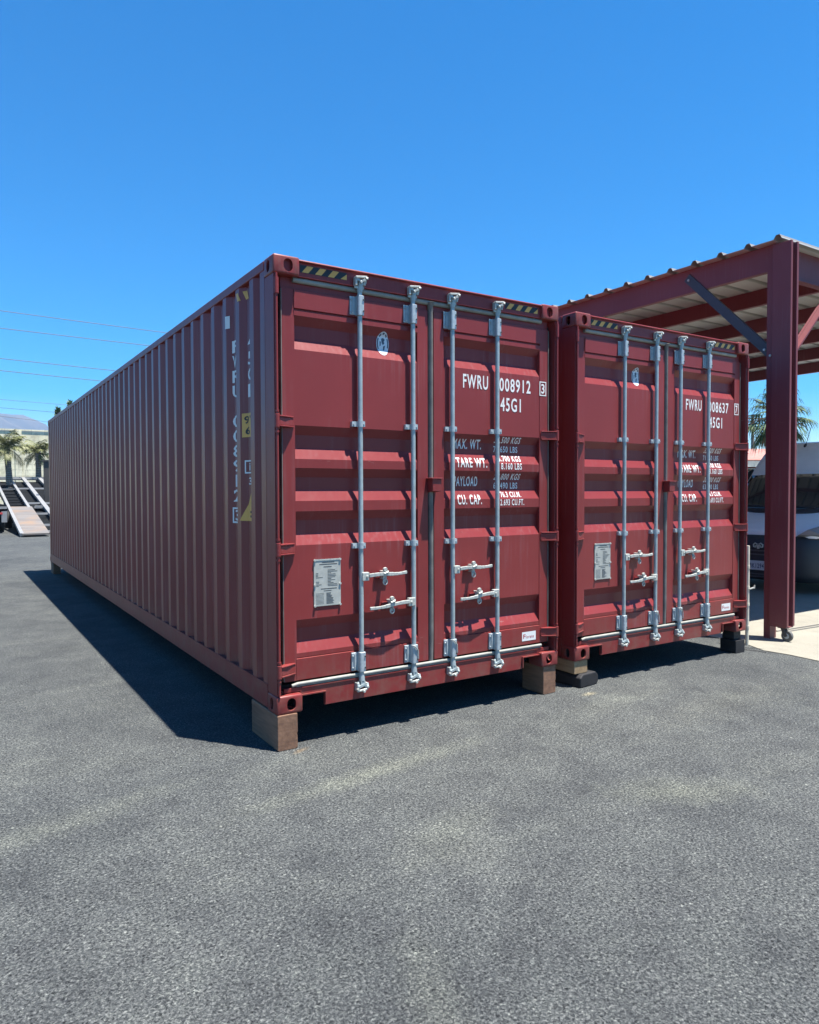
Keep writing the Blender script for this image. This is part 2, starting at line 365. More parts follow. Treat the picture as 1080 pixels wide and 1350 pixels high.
def container(loc, label, number, check, side_text):
    t = empty('shipping_container', loc, label=label, cat='shipping container', group='maroon shipping containers')
    P = M['paint']
    for x, sx in ((0, 1), (W, -1)):
        for y, sy in ((0, 1), (L, -1)):
            casting(t, x, y, -.006, sx, sy, 1); casting(t, x, y, H, sx, sy, -1)
    mx = lambda x, s: x if s > 0 else W-x
    post = [(.005, .012), (.030, .010), (.032, .014), (.032, .135), (.066, .135), (.066, .155), (.05, .163), (.005, .163)]
    for s in (1, -1):
        MB().prism([(mx(x, s), y) for x, y in post], 'z', .112, H-.118).build('corner_post', P, t, bevel=.004)
        MB().prism([(mx(x, s), L-y) for x, y in post], 'z', .112, H-.118).build('corner_post', P, t, bevel=.004)
        # side sheet, trapezoid corrugation
        sp = MB(); sp.prism([(mx(x, s), y) for y, x in SPROF]+[(mx(.044, s), L-.16), (mx(.044, s), .16)], 'z', .155, H-.055)
        sp.build('side_panel', M['sidepaint'], t)
        # rails
        MB().prism([(mx(a, s), b) for a, b in ((.002, .008), (.050, .008), (.050, .155), (.034, .162), (-.0, .162), (-.0, .150), (.002, .146))], 'y', .162, L-.162).build('bottom_rail', P, t)
        MB().prism([(mx(a, s), b) for a, b in ((-.001, H-.066), (.06, H-.066), (.06, H-.008), (-.001, H-.008))], 'y', .163, L-.163).build('top_rail', P, t, bevel=.004)
    MB().box(.08, W-.08, .12, L-.1, .06, .15).build('floor', M['dark'], t)
    rf = MB(); pr = [(.12, H-.03)]; y = .3
    while y < L-.3: pr += [(y, H-.03), (y+.05, H-.018), (y+.12, H-.018), (y+.17, H-.03)]; y += .21
    pr += [(L-.12, H-.03), (L-.12, H-.06), (.12, H-.06)]
    rf.prism(pr, 'x', .055, W-.055).build('roof', P, t)
    # blind end wall
    e = [(.066, L-.01)]; x = .15
    while x < W-.3: e += [(x, L-.01), (x+.08, L-.05), (x+.15, L-.05), (x+.23, L-.01)]; x += .27
    e += [(W-.066, L-.01), (W-.066, L-.06), (.066, L-.06)]
    MB().prism(e, 'z', .03, H-.05).build('end_wall', P, t)
    # header over the doors: lip, hazard band, seal strip
    hd = MB(); hd.prism([(.160, H-.009), (.012, H-.009), (.008, H-.016), (.010, H-.022), (.027, H-.024), (.027, H-.112), (.050, H-.116), (.064, H-.118), (.064, H-.185), (.160, H-.185)], 'x', .070, W-.070)
    hdr = hd.build('door_header', P, t)
    for h0 in (.192, 1.895):
        d = Decal(); d.rect(h0, h0+.335, H-.084, H-.036); d.build('hazard_backing', M['black'], hdr, [(0, .027), (3, .027)], 'door', .001)
        d = Decal()
        for k in range(4):
            a = h0+.012+k*.092
            if k < 3: d.poly([(a, H-.082), (a+.045, H-.082), (a+.082, H-.038), (a+.037, H-.038)])
            else: d.poly([(a, H-.082), (a+.047, H-.082), (a+.047, H-.045)])
        d.build('hazard_stripes', M['yellow'], hdr, [(0, .027), (3, .027)], 'door', .002)
    # sill with the two fork notches
    sb = MB()
    sz = [(.066, .118), (.178, .118), (.178, .090), (.352, .090), (.352, .0), (W-.352, .0), (W-.352, .090), (W-.178, .090), (W-.178, .118), (W-.066, .118), (W-.066, .145), (.066, .145)]
    sb.prism(sz, 'y', .040, .058)
    sill = sb.build('door_sill', P, t, bevel=.002)
    fl = MB()
    for s in (1, -1):
        a, b = sorted((mx(.180, s), mx(.358, s))); fl.box(a, b, .024, .0395, .090, .097)
        a, b = sorted((mx(.352, s), mx(.359, s))); fl.box(a, b, .024, .0395, .012, .0895)
    fl.box(.19, W-.19, .034, .0395, .138, .144)
    fl.build('notch_flange', P, sill)
    # seals
    MB().tube([(.150, .054, H-.131), (W-.150, .054, H-.131)], .0175, 10).build('door_gasket', M['gasket'], t, 50)
    g = MB(); g.tube([(.120, .043, .158), (.16, .043, .166), (W-.150, .043, .166)], .0115, 10); g.box(.15, W-.15, .036, .06, .150, .155); g.build('door_gasket', M['gasket'], t, 50)
    g = MB(); g.tube([(W/2, .060, .17), (W/2, .056, .35), (W/2, .056, 2.70), (W/2-.004, .052, 2.745), (W/2-.010, .046, 2.772)], [.017, .019, .019, .022, .03], 10)
    g.box(W/2-.024, W/2+.024, .066, .09, .19, 2.71)
    g.build('door_gasket', M['gasketdark'], t, 50)
    # doors
    for di, (x0, x1) in enumerate(((.072, 1.192), (1.246, W-.072))):
        outer_left = di == 0
        tube = .088
        d = MB()
        d.prism([(p[1], p[0]) for p in DPROF]+[(.105, 2.705), (.105, .188)], 'x', x0+tube-.002, x1-tube+.002)
        for a, b in ((x0, x0+tube), (x1-tube, x1)): d.box(a, b, .052, .104, .186, 2.707)
        door = d.build('door', P, t)
        # edge seal, then a black strip added as shade in the post gap
        xe = x0 if outer_left else x1
        e = MB(); a, b = sorted((xe, xe-.005 if outer_left else xe+.005)); e.box(a, b, .046, .075, .19, 2.70); e.build('edge_seal', M['gasketdark'], door)
        e = MB(); a, b = sorted((mx(.033, 1 if outer_left else -1), mx(.071, 1 if outer_left else -1))); e.box(a, b, .088, .098, .16, 2.74); e.build('gap_shade_strip', M['black'], door)
        # weld beads / rivet lips round the panel
        rods = (.622, 1.047) if outer_left else (1.391, 1.815)
        for ri, rx in enumerate(rods):
            b = MB(); b.tube([(rx, .022, .14), (rx, .022, 2.79)], .0165, 14)
            # cam feet and claws, top and bottom
            for zc, sg in ((2.80, 1), (.115, -1)):
                b.tube([(rx, .022, zc-sg*.05), (rx, .018, zc-sg*.01)], .021, 12)
                b.box(rx-.016, rx+.018, .000, .036, *sorted((zc-sg*.01, zc+sg*.022)))
                b.bar((rx+.010, .008, zc+sg*.014), (rx-.036, .000, zc+sg*.026), .018, .016)
                b.bar((rx-.034, .000, zc+sg*.030), (rx-.034, .016, zc-sg*.006), .014, .014)
                b.bar((rx+.012, .006, zc+sg*.016), (rx+.038, -.002, zc+sg*.034), .016, .014)
                b.bar((rx+.036, -.002, zc+sg*.036), (rx+.040, .014, zc+sg*.010), .012, .014)
            rod = b.build('locking_bar', M['rod'], door, 40)
            # keepers on header and sill
            k = MB()
            k.box(rx-.042, rx+.030, .012, .026, H-.128, H-.110)
            k.box(rx-.046, rx-.030, -.006, .026, H-.112, H-.058); k.box(rx+.020, rx+.034, -.004, .026, H-.106, H-.062)
            k.bar((rx-.044, -.002, H-.060), (rx+.040, -.004, H-.050), .024, .013)
            k.bar((rx-.010, .004, H-.082), (rx+.026, -.010, H-.072), .018, .018)
            k.tube([(rx+.030, -.012, H-.064), (rx+.046, -.012, H-.058)], .009, 8)
            k.tube([(rx-.004, -.016, H-.088), (rx-.004, .012, H-.088)], .010, 8)
            k.build('cam_keeper', M['handle'], door, bevel=.002, seg=1); k = MB()
            k.box(rx-.045, rx-.030, .002, .040, .062, .118); k.box(rx+.022, rx+.036, .002, .040, .064, .112)
            k.bar((rx-.044, .006, .062), (rx+.034, .002, .070), .022, .013)
            k.tube([(rx-.040, -.010, .074), (rx-.040, .01, .074)], .010, 8); k.tube([(rx+.034, -.012, .084), (rx+.034, .01, .084)], .009, 8)
            k.tube([(rx+.006, -.012, .058), (rx+.006, .012, .058)], .011, 8)
            k.build('cam_keeper', M['handle'], door, bevel=.002, seg=1)
            # guide plates
            for z0, z1 in ((2.590, 2.722), (.190, .322)):
                q = MB(); q.box(rx-.066, rx-.018, .038, .0455 if z0 > 1 else .0495, z0+.006, z1-.004)
                q.box(rx-.050, rx-.044, .030, .0455, z0+.012, z1-.010)
                pr = [(rx-.022, .046), (rx-.022, .004), (rx-.014, -.002), (rx+.016, -.002), (rx+.024, .004), (rx+.024, .046)]
                q.prism(pr, 'z', z0, z1)
                q.box(rx+.024, rx+.032, .036, .0455, z0+.004, z1-.004)
                for zz in (z0+.026, z1-.026):
                    q.tube([(rx-.058, .038, zz), (rx-.058, .031, zz)], .006, 8)
                gp = q.build('guide_plate', M['galv'], door, bevel=.002, seg=1)
                for zz in (z0+.028, z1-.028): bo = MB(); bo.tube([(rx+.016, -.0015, zz), (rx+.016, -.007, zz)], .0065, 8); bo.build('bolt', M['ink'], door)
                if z0 < 1 and ri == (1 if outer_left else 0):
                    s = MB(); s.tube([(rx-.024, -.006, z1), (rx-.004, -.008, z1-.012), (rx+.018, -.008, z1-.040), (rx+.022, -.006, z1-.10)], .004, 6); s.build('wire_seal', M['handle'], door)
            for zc in (1.866, 1.046):
                q = MB(); q.tube([(rx, .022, zc-.020), (rx, .022, zc+.020)], .0225, 14)
                q.box(rx-.058, rx-.018, .030, .0545, zc-.017, zc+.017)
                q.box(rx+.008, rx+.026, .002, .0545, zc-.018, zc+.018)
                q.tube([(rx+.017, .003, zc), (rx+.017, -.004, zc)], .006, 8); q.tube([(rx-.046, .03, zc), (rx-.046, .024, zc)], .006, 8)
                q.build('bar_bracket', M['galv'], door, 40)
        # handles: upper pivots on first bar, lower on second
        specs = ((rods[0], 1, .836, .300 if outer_left else .30), (rods[1], -1, .632, .318))
        for rx, sg, zc, ln in specs:
            h = MB()
            a, b = sorted((rx-sg*.002, rx+sg*.052)); h.box(a, b, -.002, .030, zc-.030, zc+.028)
            h.tube([(rx+sg*.034, -.002, zc), (rx+sg*.034, -.010, zc)], .010, 8)
            pts = []
            for i in range(9):
                u = i/8
                pts.append((rx+sg*(.05+u*ln), -.002-.010*math.sin(u*3.1), zc+.004-(.022 if sg < 0 else -.006)*u+(.004*math.sin(u*6.3))))
            n0 = len(h.v)
            for (p, q), wd in zip(zip(pts, pts[1:]), (.026, .026, .024, .024, .026, .022, .02, .022)):
                h.bar(p, (q[0]+sg*.002, q[1], q[2]), .013, wd)
            hd_ = h.build('door_handle', M['handle'], door, bevel=.004, seg=2)
            c = MB(); cx = rx+sg*(.175 if sg > 0 else .195)
            c.prism(stadium(cx, zc, .030, .108), 'y', .0, .006)
            c.box(cx-.012, cx+.012, .006, .054, zc-.028, zc+.028)
            c.tube([(cx-.018, -.018, zc+.012), (cx+.014, -.018, zc+.020), (cx+.018, -.006, zc+.02)], .008, 8)
            c.tube([(cx, .003, zc+.040), (cx, -.012, zc+.040)], .015, 10)
            ring = [(cx+.0+.016*math.cos(t_), -.004, zc-.046+.019*math.sin(t_)) for t_ in [k_*math.pi/6 for k_ in range(13)]]
            c.tube(ring, .0055, 6, False)
            c.tube([(cx-.020, -.010, zc-.006), (cx+.022, -.012, zc+.030)], .007, 8)
            c.build('handle_latch', M['handle'], door, bevel=.002, seg=1)
            # base block behind the latch, painted
            s2 = MB(); s2.box(cx-.055, cx+.05, .035, .0535, zc-.020, zc+.012); s2.build('latch_base', P, door, bevel=.003)
        # hinges
        for zc in (2.52, 1.858, 1.046, .270):
            if zc > 2.4: continue
            s = 1 if outer_left else -1
            h = MB()
            body = [(mx(.006, s), -.002), (mx(.036, s), -.006), (mx(.120, s), .030), (mx(.152, s), .046), (mx(.152, s), .0515), (mx(.070, s), .0515), (mx(.030, s), .020), (mx(.006, s), .012)]
            h.prism(body, 'z', zc-.026, zc+.024)
            for zz in (zc-.036, zc+.026):
                h.prism([(mx(.030, s), -.014), (mx(.080, s), .004), (mx(.148, s), .040), (mx(.148, s), .0515), (mx(.065, s), .0515), (mx(.030, s), .010)], 'z', zz, zz+.009)
            h.tube([(mx(.018, s), .0, zc-.042), (mx(.018, s), .0, zc+.042)], .0155, 12)
            h.build('hinge', P, door, bevel=.0025, seg=2)
        if outer_left:
            # steel data plate on four rivets
            x0p, x1p, z0p, z1p = .284, .482, .655, .965
            pl = MB().box(x0p, x1p, F-.006, F-.0008, z0p, z1p).build('data_plate', M['plate'], door, bevel=.002, seg=1)
            for px in (x0p+.006, x1p-.006):
                for pz in (z0p+.004, (z0p+z1p)/2-.012, z1p-.004): rv = MB(); rv.tube([(px, F-.006, pz), (px, F-.013, pz)], .008, 8); rv.build('rivet', M['handle'], door)
            rv = MB(); rv.box(x0p+.002, x1p-.002, F-.0085, F-.006, z1p-.008, z1p+.002)
            rv.build('plate_edge', M['handle'], door)
            D = Decal(); rr = random.Random(int(number))
            for z, a, b in ((.945, .06, .15), (.932, .04, .17), (.915, .07, .13)): D.rect(x0p+a, x0p+b, z-.0025, z+.0025)
            z = .893
            while z > .785:
                if rr.random() < .8: D.rect(x0p+.014, x0p+.03+rr.random()*.05, z-.0016, z+.0016)
                D.rect(x0p+.10, x0p+.12+rr.random()*.065, z-.0016, z+.0016); z -= .0095
            D.rect(x0p+.05, x1p-.03, .767, .772); D.rect(x0p+.07, x1p-.07, .754, .758)
            z = .740
            while z > .672:
                D.rect(x0p+.014, x0p+.072, z-.001, z+.001); D.rect(x0p+.09, x0p+.12+rr.random()*.03, z-.0022, z+.0022); z -= .0085
            D.build('plate_text', M['ink'], door, [(0, F-.0062), (3, F-.0062)], 'door', .0004)
            # round sticker, slipping over the fold
            ex, ez = .838, 2.438
            D = Decal(); D.disc(ex, ez, .050, .081); st = D.build('round_sticker', M['emblem'], door, DPROF, 'door', .0012)
            D = Decal(); n = 32
            for k in range(n):
                a, b = 2*math.pi*k/n, 2*math.pi*(k+1)/n
                if k in (3, 6, 9, 12): continue
                if math.sin(a) < -.55: continue
                D.poly([(ex+.046*math.cos(a), ez+.075*math.sin(a)), (ex+.046*math.cos(b), ez+.075*math.sin(b)), (ex+.037*math.cos(b), ez+.062*math.sin(b)), (ex+.037*math.cos(a), ez+.062*math.sin(a))])
            D.poly([(ex-.012, ez+.035), (ex+.004, ez+.042), (ex+.018, ez+.030), (ex+.010, ez+.018), (ex+.014, ez+.004), (ex+.002, ez-.008), (ex-.008, ez+.008)])
            D.poly([(ex-.024, ez+.018), (ex-.014, ez+.014), (ex-.016, ez-.012), (ex-.024, ez-.020)])
            D.poly([(ex+.004, ez-.016), (ex+.020, ez-.010), (ex+.014, ez-.040), (ex+.002, ez-.046)])
            D.build('sticker_print', M['emblemink'], door, DPROF, 'door', .0022)
            # lock-box cleat on the seam
            c = MB(); c.prism([(.052, 1.405), (-.020, 1.412), (-.020, 1.500), (.052, 1.508)], 'x', 1.186, 1.262); c.box(1.174, 1.274, -.028, .052, 1.500, 1.509)
            c.build('seal_box', P, door, bevel=.003)
        else:
            D = Decal()
            D.text('FWRU', 1.512, 1.750, 2.182, 2.286, .017); D.mark(); D.text(number, 1.862, 2.182, 2.182, 2.286, .017); D.mark()
            D.text('45G1', 1.872, 2.080, 2.030, 2.136, .017); D.mark()
            for s_, a, b, z0, z1 in (('MAX. WT.', 1.440, 1.708, 1.730, 1.804), ('TARE WT.', 1.452, 1.742, 1.590, 1.664), ('PAYLOAD', 1.448, 1.672, 1.450, 1.524), ('CU. CAP.', 1.462, 1.690, 1.312, 1.386),
                                     ('32.500 KGS', 1.830, 2.092, 1.784, 1.832), ('71.650 LBS', 1.830, 2.074, 1.713, 1.762), ('3.700 KGS', 1.866, 2.092, 1.642, 1.688), ('8.160 LBS', 1.880, 2.092, 1.580, 1.630),
                                     ('28.800 KGS', 1.830, 2.092, 1.500, 1.548), ('63.490 LBS', 1.830, 2.074, 1.430, 1.480), ('76.3 CU.M.', 1.885, 2.092, 1.364, 1.408), ('2.693 CU.FT.', 1.872, 2.116, 1.300, 1.350)):
                D.text(s_, a, b, z0, z1, 0.018 if z1-z0 < .06 else .018); D.mark()
            D.build_each('lettering', M['white'], door, DPROF, 'door', .0016)
            D = Decal(); D.frame(2.276, 2.348, 2.176, 2.290, .008); D.text(check, 2.294, 2.330, 2.194, 2.272, .02)
            D.build('check_digit', M['white'], door, [(0, .052), (3, .052)], 'door', .0015)
            D = Decal(); D.rect(2.092, 2.238, .216, .288); lb = D.build('maker_label', M['white'], door, [(0, .050), (3, .050)], 'door', .0012)
            D = Decal(); D.text('F', 2.104, 2.128, .236, .270, .012); D.text('lorens', 2.133, 2.216, .236, .262, .008)
            D.build('label_print', M['redink'], door, [(0, .050), (3, .050)], 'door', .0020)
    # hinge pins: long rods down both posts
    for s in (1, -1):
        x = mx(.018, s); p = MB(); p.tube([(x, 0, .12), (x, 0, 2.775)], .0085, 10)
        for z in (2.66, 2.74, 1.79, 1.92, .98, 1.11, .21, .33): p.tube([(x, 0, z-.006), (x, 0, z+.006)], .0125, 10)
        for z in (2.70,): p.tube([(x, 0, z-.05), (x, 0, z+.05)], .0135, 10)
        a, b = sorted((mx(.012, s), mx(.035, s)))
        for z in (2.70, 1.858, 1.046, .27): p.box(a, b, -.0, .014, z-.05, z+.05)
        p.build('hinge_pin', P, t, 40)
    # side markings, stacked letters down the corrugation
    if side_text:
        D = Decal(); z = 2.505
        for ch in 'FWRU '+number:
            if ch != ' ': D.text(ch, .735, .862, z-.088, z, .02, flip=True) if ch != '1' else D.text(ch, .79, .835, z-.088, z, .02, flip=True)
            D.mark(); z -= .1075
        D.frame(.730, .872, 1.186, 1.300, .012); D.text(check, .755, .845, 1.205, 1.282, .02, flip=True); D.mark()
        z = 2.489
        for ch in '45G1':
            D.text(ch, .445, .560, z-.09, z, .02, flip=True); D.mark(); z -= .111
        D.frame(.49, .60, 1.540, 1.632, .010); D.text('i', .53, .55, 1.56, 1.612, .02, flip=True); D.mark()
        D.text('3', .50, .56, 1.462, 1.512, .02, flip=True); D.mark()
        sidep = [o for o in t.children if o.name.startswith('side_panel')][0]
        D.build_each('lettering', M['white'], sidep, SPROF, 'side', .002)
        D = Decal(); D.rect(.50, .62, 1.792, 1.958); D.mark(); D.poly([(.47, 1.21), (.65, 1.21), (.50, 1.43), (.485, 1.43)]); D.mark()
        for k in range(3):
            a = .44+k*.09; D.poly([(a, 2.74), (a+.045, 2.74), (a+.075, 2.80), (a+.03, 2.80)]); D.mark()
        D.build_each('warning_sticker', M['yellow'], sidep, SPROF, 'side', .0025)
        D = Decal(); D.text("9'", .52, .60, 1.885, 1.94, .02, flip=True); D.text('6', .53, .59, 1.81, 1.865, .02, flip=True)
        D.rect(.505, .535, 1.235, 1.25); D.rect(.505, .535, 1.265, 1.28)
        D.build('sticker_print', M['black'], sidep, SPROF, 'side', .0035)
        D = Decal(); D.rect(.88, .93, 2.60, 2.69); D.build('small_plate', M['white'], sidep, SPROF, 'side', .003)
    return t
container((0, 0, B), 'maroon shipping container nearest the camera, door number 008912, long ribbed side in shade', '008912', '3', True)
container((2.637, .007, B-.007), 'maroon shipping container beside the steel canopy, door number 008637', '008637', '7', False)

# ------------------------------------------------------------------ blocks under the castings
def block(name, x0, x1, y0, y1, z0, z1, mat, label, rot=0, cham=0.0, group=None, chips=0):
    cx, cy = (x0+x1)/2, (y0+y1)/2; m = MB(); w_, l_ = (x1-x0)/2, (y1-y0)/2; h = z1-z0
    if cham: pr = [(-w_, 0), (w_-cham*.6, 0), (w_, cham*.6), (w_, h-cham), (w_-cham, h), (-w_+cham, h), (-w_, h-cham*.8)]; m.prism([(a, b) for a, b in pr], 'y', -l_, l_)
    else:
        q = random.Random(int(x0*100)+7); n_ = 9
        pr = [(-w_, .006), (-w_+.01, 0), (w_-.012, 0), (w_, .008), (w_+q.uniform(-.004, .003), h*.35), (w_-.006, h*.42), (w_, h*.47), (w_-.002, h-.004), (w_-.008, h), (-w_+.005, h), (-w_, h-.006), (-w_+q.uniform(0, .004), h*.5)]
        m.prism(pr, 'y', -l_, l_)
    o = m.build(name, mat, bevel=.006 if not cham else .01)
    o.location = (cx, cy, z0); o.rotation_euler = (0, 0, rot)
    return tag(o, label, 'support block', group)
bz = B-.0065
b1 = block('timber_block', .002, .140, -.004, .46, 0, bz, M['wood'], 'brown timber block under the near front corner of the first container', .0)
block('timber_block', W-.155, W-.015, .012, .26, 0, bz, M['wood'], 'chipped brown timber block under the right front corner of the first container', .02)
block('timber_block', 2.645, 2.80, .02, .42, .112, bz-.007, M['woodpale'], 'pale timber block on a black block under the second container')
block('black_block', 2.655, 2.90, -.01, .30, 0, .111, M['rubber'], 'black round-edged block with worn pale rim, below the pale timber block', .12, .035)
block('black_block', 4.925, 5.075, .02, .20, 0, .13, M['rubber'], 'short black block at the right front corner of the second container', -.03)
block('black_block', 4.945, 5.065, .06, .19, .131, bz-.007, M['rubber'], 'narrow black block on top of the short one, under the second container')
for x in (.01, W-.15): block('timber_block', x, x+.14, L-.42, L-.02, 0, bz, M['wood'], 'grey-brown timber block under the far %s corner of the first container' % ('left' if x < 1 else 'right'))
for x in (2.66, 4.92): block('timber_block', x, x+.14, L-.42, L-.02, 0, bz-.007, M['wood'], 'grey-brown timber block under the far %s corner of the second container' % ('left' if x < 3 else 'right'))

# ------------------------------------------------------------------ canopy
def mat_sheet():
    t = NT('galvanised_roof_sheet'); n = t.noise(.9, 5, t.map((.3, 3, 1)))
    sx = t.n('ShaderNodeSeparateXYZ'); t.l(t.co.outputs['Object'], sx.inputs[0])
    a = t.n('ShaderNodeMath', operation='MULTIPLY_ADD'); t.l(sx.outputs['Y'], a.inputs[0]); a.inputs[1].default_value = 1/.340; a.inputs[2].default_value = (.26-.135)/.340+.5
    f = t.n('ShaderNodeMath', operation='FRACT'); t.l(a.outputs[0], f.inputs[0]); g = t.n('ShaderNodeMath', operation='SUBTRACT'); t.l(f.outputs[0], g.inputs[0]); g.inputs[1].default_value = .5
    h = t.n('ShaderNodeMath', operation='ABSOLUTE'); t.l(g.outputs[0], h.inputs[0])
    t.col(t.mix(t.ramp(h.outputs[0], [(.10, (.72, .72, .72)), (.15, (0, 0, 0))]), t.ramp(n, [(.3, (.36, .36, .34)), (.7, (.48, .48, .455))]), (.10, .095, .085))); t.set(Roughness=.5, Metallic=.1)  # dark stripe along each rib: shade of the open channel painted into the colour
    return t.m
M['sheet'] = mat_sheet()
cy = empty('steel_canopy', (5.93, .26, 0), label='tall maroon steel canopy with ribbed metal roof beside the second container', cat='canopy')
SR = M['steelred']
off = Vector((-5.93, -.26, 0))
class MO(MB):
    def build(s, *a, **k):
        s.v = [tuple(Vector(v)+off) for v in s.v]; return MB.build(s, *a, **k)
X0, X1, Y0, Y1 = 5.78, 13.75, .08, 14.1
ZR = 4.340
pf = []; y = Y0
pf.append((y, ZR))
k = 0
while .135+.340*k < Y1-.1:
    yc = .135+.340*k; h = .042
    if k == 0: pf = [(yc-.045, ZR), (yc-.022, ZR+h), (yc+.018, ZR+h), (yc+.045, ZR)]
    else: pf += [(yc-.045, ZR), (yc-.020, ZR+h), (yc+.016, ZR+h), (yc+.045, ZR)]
    k += 1
pf.append((Y1, ZR))
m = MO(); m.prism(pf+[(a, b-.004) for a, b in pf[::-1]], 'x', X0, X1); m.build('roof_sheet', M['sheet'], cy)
def cee(m, x, z0, z1, wd, y0, y1, lip=.02, th=.006):
    m.box(x, x+th, y0, y1, z0, z1); m.box(x+th, x+wd, y0, y1, z1-th, z1); m.box(x+th, x+wd, y0, y1, z0, z0+th)
    m.box(x+wd-th, x+wd, y0, y1, z0+th, z0+lip); m.box(x+wd-th, x+wd, y0, y1, z1-lip, z1-th)
m = MO(); cee(m, 5.905, 4.052, 4.333, .07, .225, Y1-.05); m.build('fascia_beam', SR, cy)
m = MO(); cee(m, 13.58, 4.12, 4.333, .07, .225, Y1-.05); m.build('fascia_beam', SR, cy)
for x in (7.45, 8.98, 10.50, 12.04):
    m = MO(); cee(m, x, 4.125, 4.334, .065, .30, Y1-.12); m.build('purlin', SR, cy)
for yy in (.225, 7.1, 13.75):
    m = MO(); m.box(5.99, 13.56, yy, yy+.012, 4.0, 4.331); m.box(5.99, 13.56, yy-.04, yy+.05, 3.988, 3.9995); m.build('rafter', SR, cy)
    for x in (5.905, 13.50):
        m = MO(); m.box(x, x+.12, yy+.0, yy+.075, .0, 4.08) if yy > 1 or x > 6 else m.box(x-.02, x+.10, .232, .305, .0, 4.08)
        m.build('column', SR, cy)
m = MO(); m.bar((5.896, .22, 3.10), (5.896, 1.33, 4.24), .10, .014, (1, 0, 0)); m.bar((5.935, .20, 3.135), (5.935, 1.31, 4.265), .012, .06, (1, 0, 0)); m.build('knee_brace', simple('dark_grey_steel', (.035, .04, .052), .5), cy)
m = MO()
for yy in (.13, .195): m.bar((6.08, yy, 3.13), (7.05, yy, 4.06), .018, .055 if yy < .15 else .03, (0, 1, 0))
m.bar((6.08, .163, 3.13), (7.05, .163, 4.06), .05, .008, (0, 0, 1)); m.build('knee_brace', SR, cy)
m = MO(); m.bar((13.56, 7.0, 3.2), (13.56, 6.0, 4.2), .06, .06); m.bar((13.56, .4, 3.3), (13.56, 1.3, 4.2), .06, .06); m.build('knee_brace', SR, cy)
for p in ((5.885, .33, 3.20), (5.885, .26, 3.125), (5.885, 1.30, 4.2)): bl = MO(); bl.tube([(p[0]+.01, p[1], p[2]), (p[0]-.012, p[1], p[2])], .014, 8); bl.build('bolt', M['handle'], cy)
# sliding gate post in front of the column, on a caster
gp = empty('gate_post', (5.9, .13, 0), label='maroon twin-channel gate post rolling on a caster in front of the canopy column', cat='gate post')
m = MB(); ox, oy = -5.9, -.13
def gb(x0, x1, y0, y1, z0, z1): m.box(x0+ox, x1+ox, y0+oy, y1+oy, z0, z1)
gb(5.845, 5.882, .02, .224, .17, 4.31); gb(5.962, 5.998, .02, .224, .17, 4.31); gb(5.884, 5.960, .12, .135, .17, 4.31); gb(5.850, 5.992, .03, .22, .155, .1695)
m.build('channel', SR, gp, bevel=.004)
cm = MB(); cxx, cyy = 5.90+ox, .045+oy
cm.tube([(cxx-.018, cyy, .066), (cxx+.018, cyy, .066)], .060, 24)
cw = cm.build('caster_wheel', simple('grey_caster_tyre', (.10, .10, .095), .7), gp, 40, bevel=.004)
h = MB(); h.tube([(cxx-.021, cyy, .066), (cxx+.021, cyy, .066)], .030, 16); h.build('hub', M['galv'], cw, 40)
fk = MB()
for sx in (-.026, .026): fk.bar((cxx+sx, cyy, .060), (cxx+sx, cyy+.045, .150), .005, .036, (0, 1, 0))
fk.box(cxx-.035, cxx+.035, cyy+.0, cyy+.09, .145, .1545); fk.build('caster_fork', M['ink'], gp)
# pale pipe with a latch at slab corner
pp = MB(); r_ = .019
pts = [(0, 0, 0), (0, 0, 1.06)]
pp.tube([(0, 0, 0), (.0, 0, .40), (.002, 0, .72), (0, 0, 1.06)], r_, 12)
for z in (.18, .42, .60, .82): pp.tube([(0, 0, z), (0, 0, z+.03)], r_+.004, 12)
po = pp.build('pipe_post', simple('weathered_cream_pvc', (.55, .52, .42), .6, 0, .2, 8), None, 40); po.location = (5.40, .20, 0)
tag(po, 'thin cream pipe standing at the slab corner beside the second container', 'pipe')
lt = MB(); lt.bar((.0, -.02, .60), (.075, -.03, .612), .012, .012); lt.tube([(.075, -.03, .60), (.08, -.03, .64)], .008, 8); lt.build('latch', M['handle'], po)
# steel rail set into the slab
rl = MB()
for dy in (0, .07): rl.box(0, 3.4, dy, dy+.018, .002, .016)
ro = rl.build('floor_rail', simple('dull_rail_steel', (.30, .28, .24), .6, .3)); ro.location = (6.32, .33, .005); ro.rotation_euler = (0, 0, -.06)
tag(ro, 'low twin steel gate rail set in the sunlit concrete slab', 'rail')
# twigs
for i, (x, y, a) in enumerate(((5.18, -.02, 1.9), (5.28, .05, 2.2))):
    tw = MB(); d = Vector((math.cos(a), math.sin(a), 0))*.11; tw.tube([(-d.x, -d.y, .004), (0, 0, .010), (d.x, d.y, .004)], .003, 6)
    o = tw.build('twig', M['rubber']); o.location = (x, y, 0); tag(o, 'thin dark twig on the asphalt by the slab edge, %s of two' % ('left' if i == 0 else 'right'), 'twig')

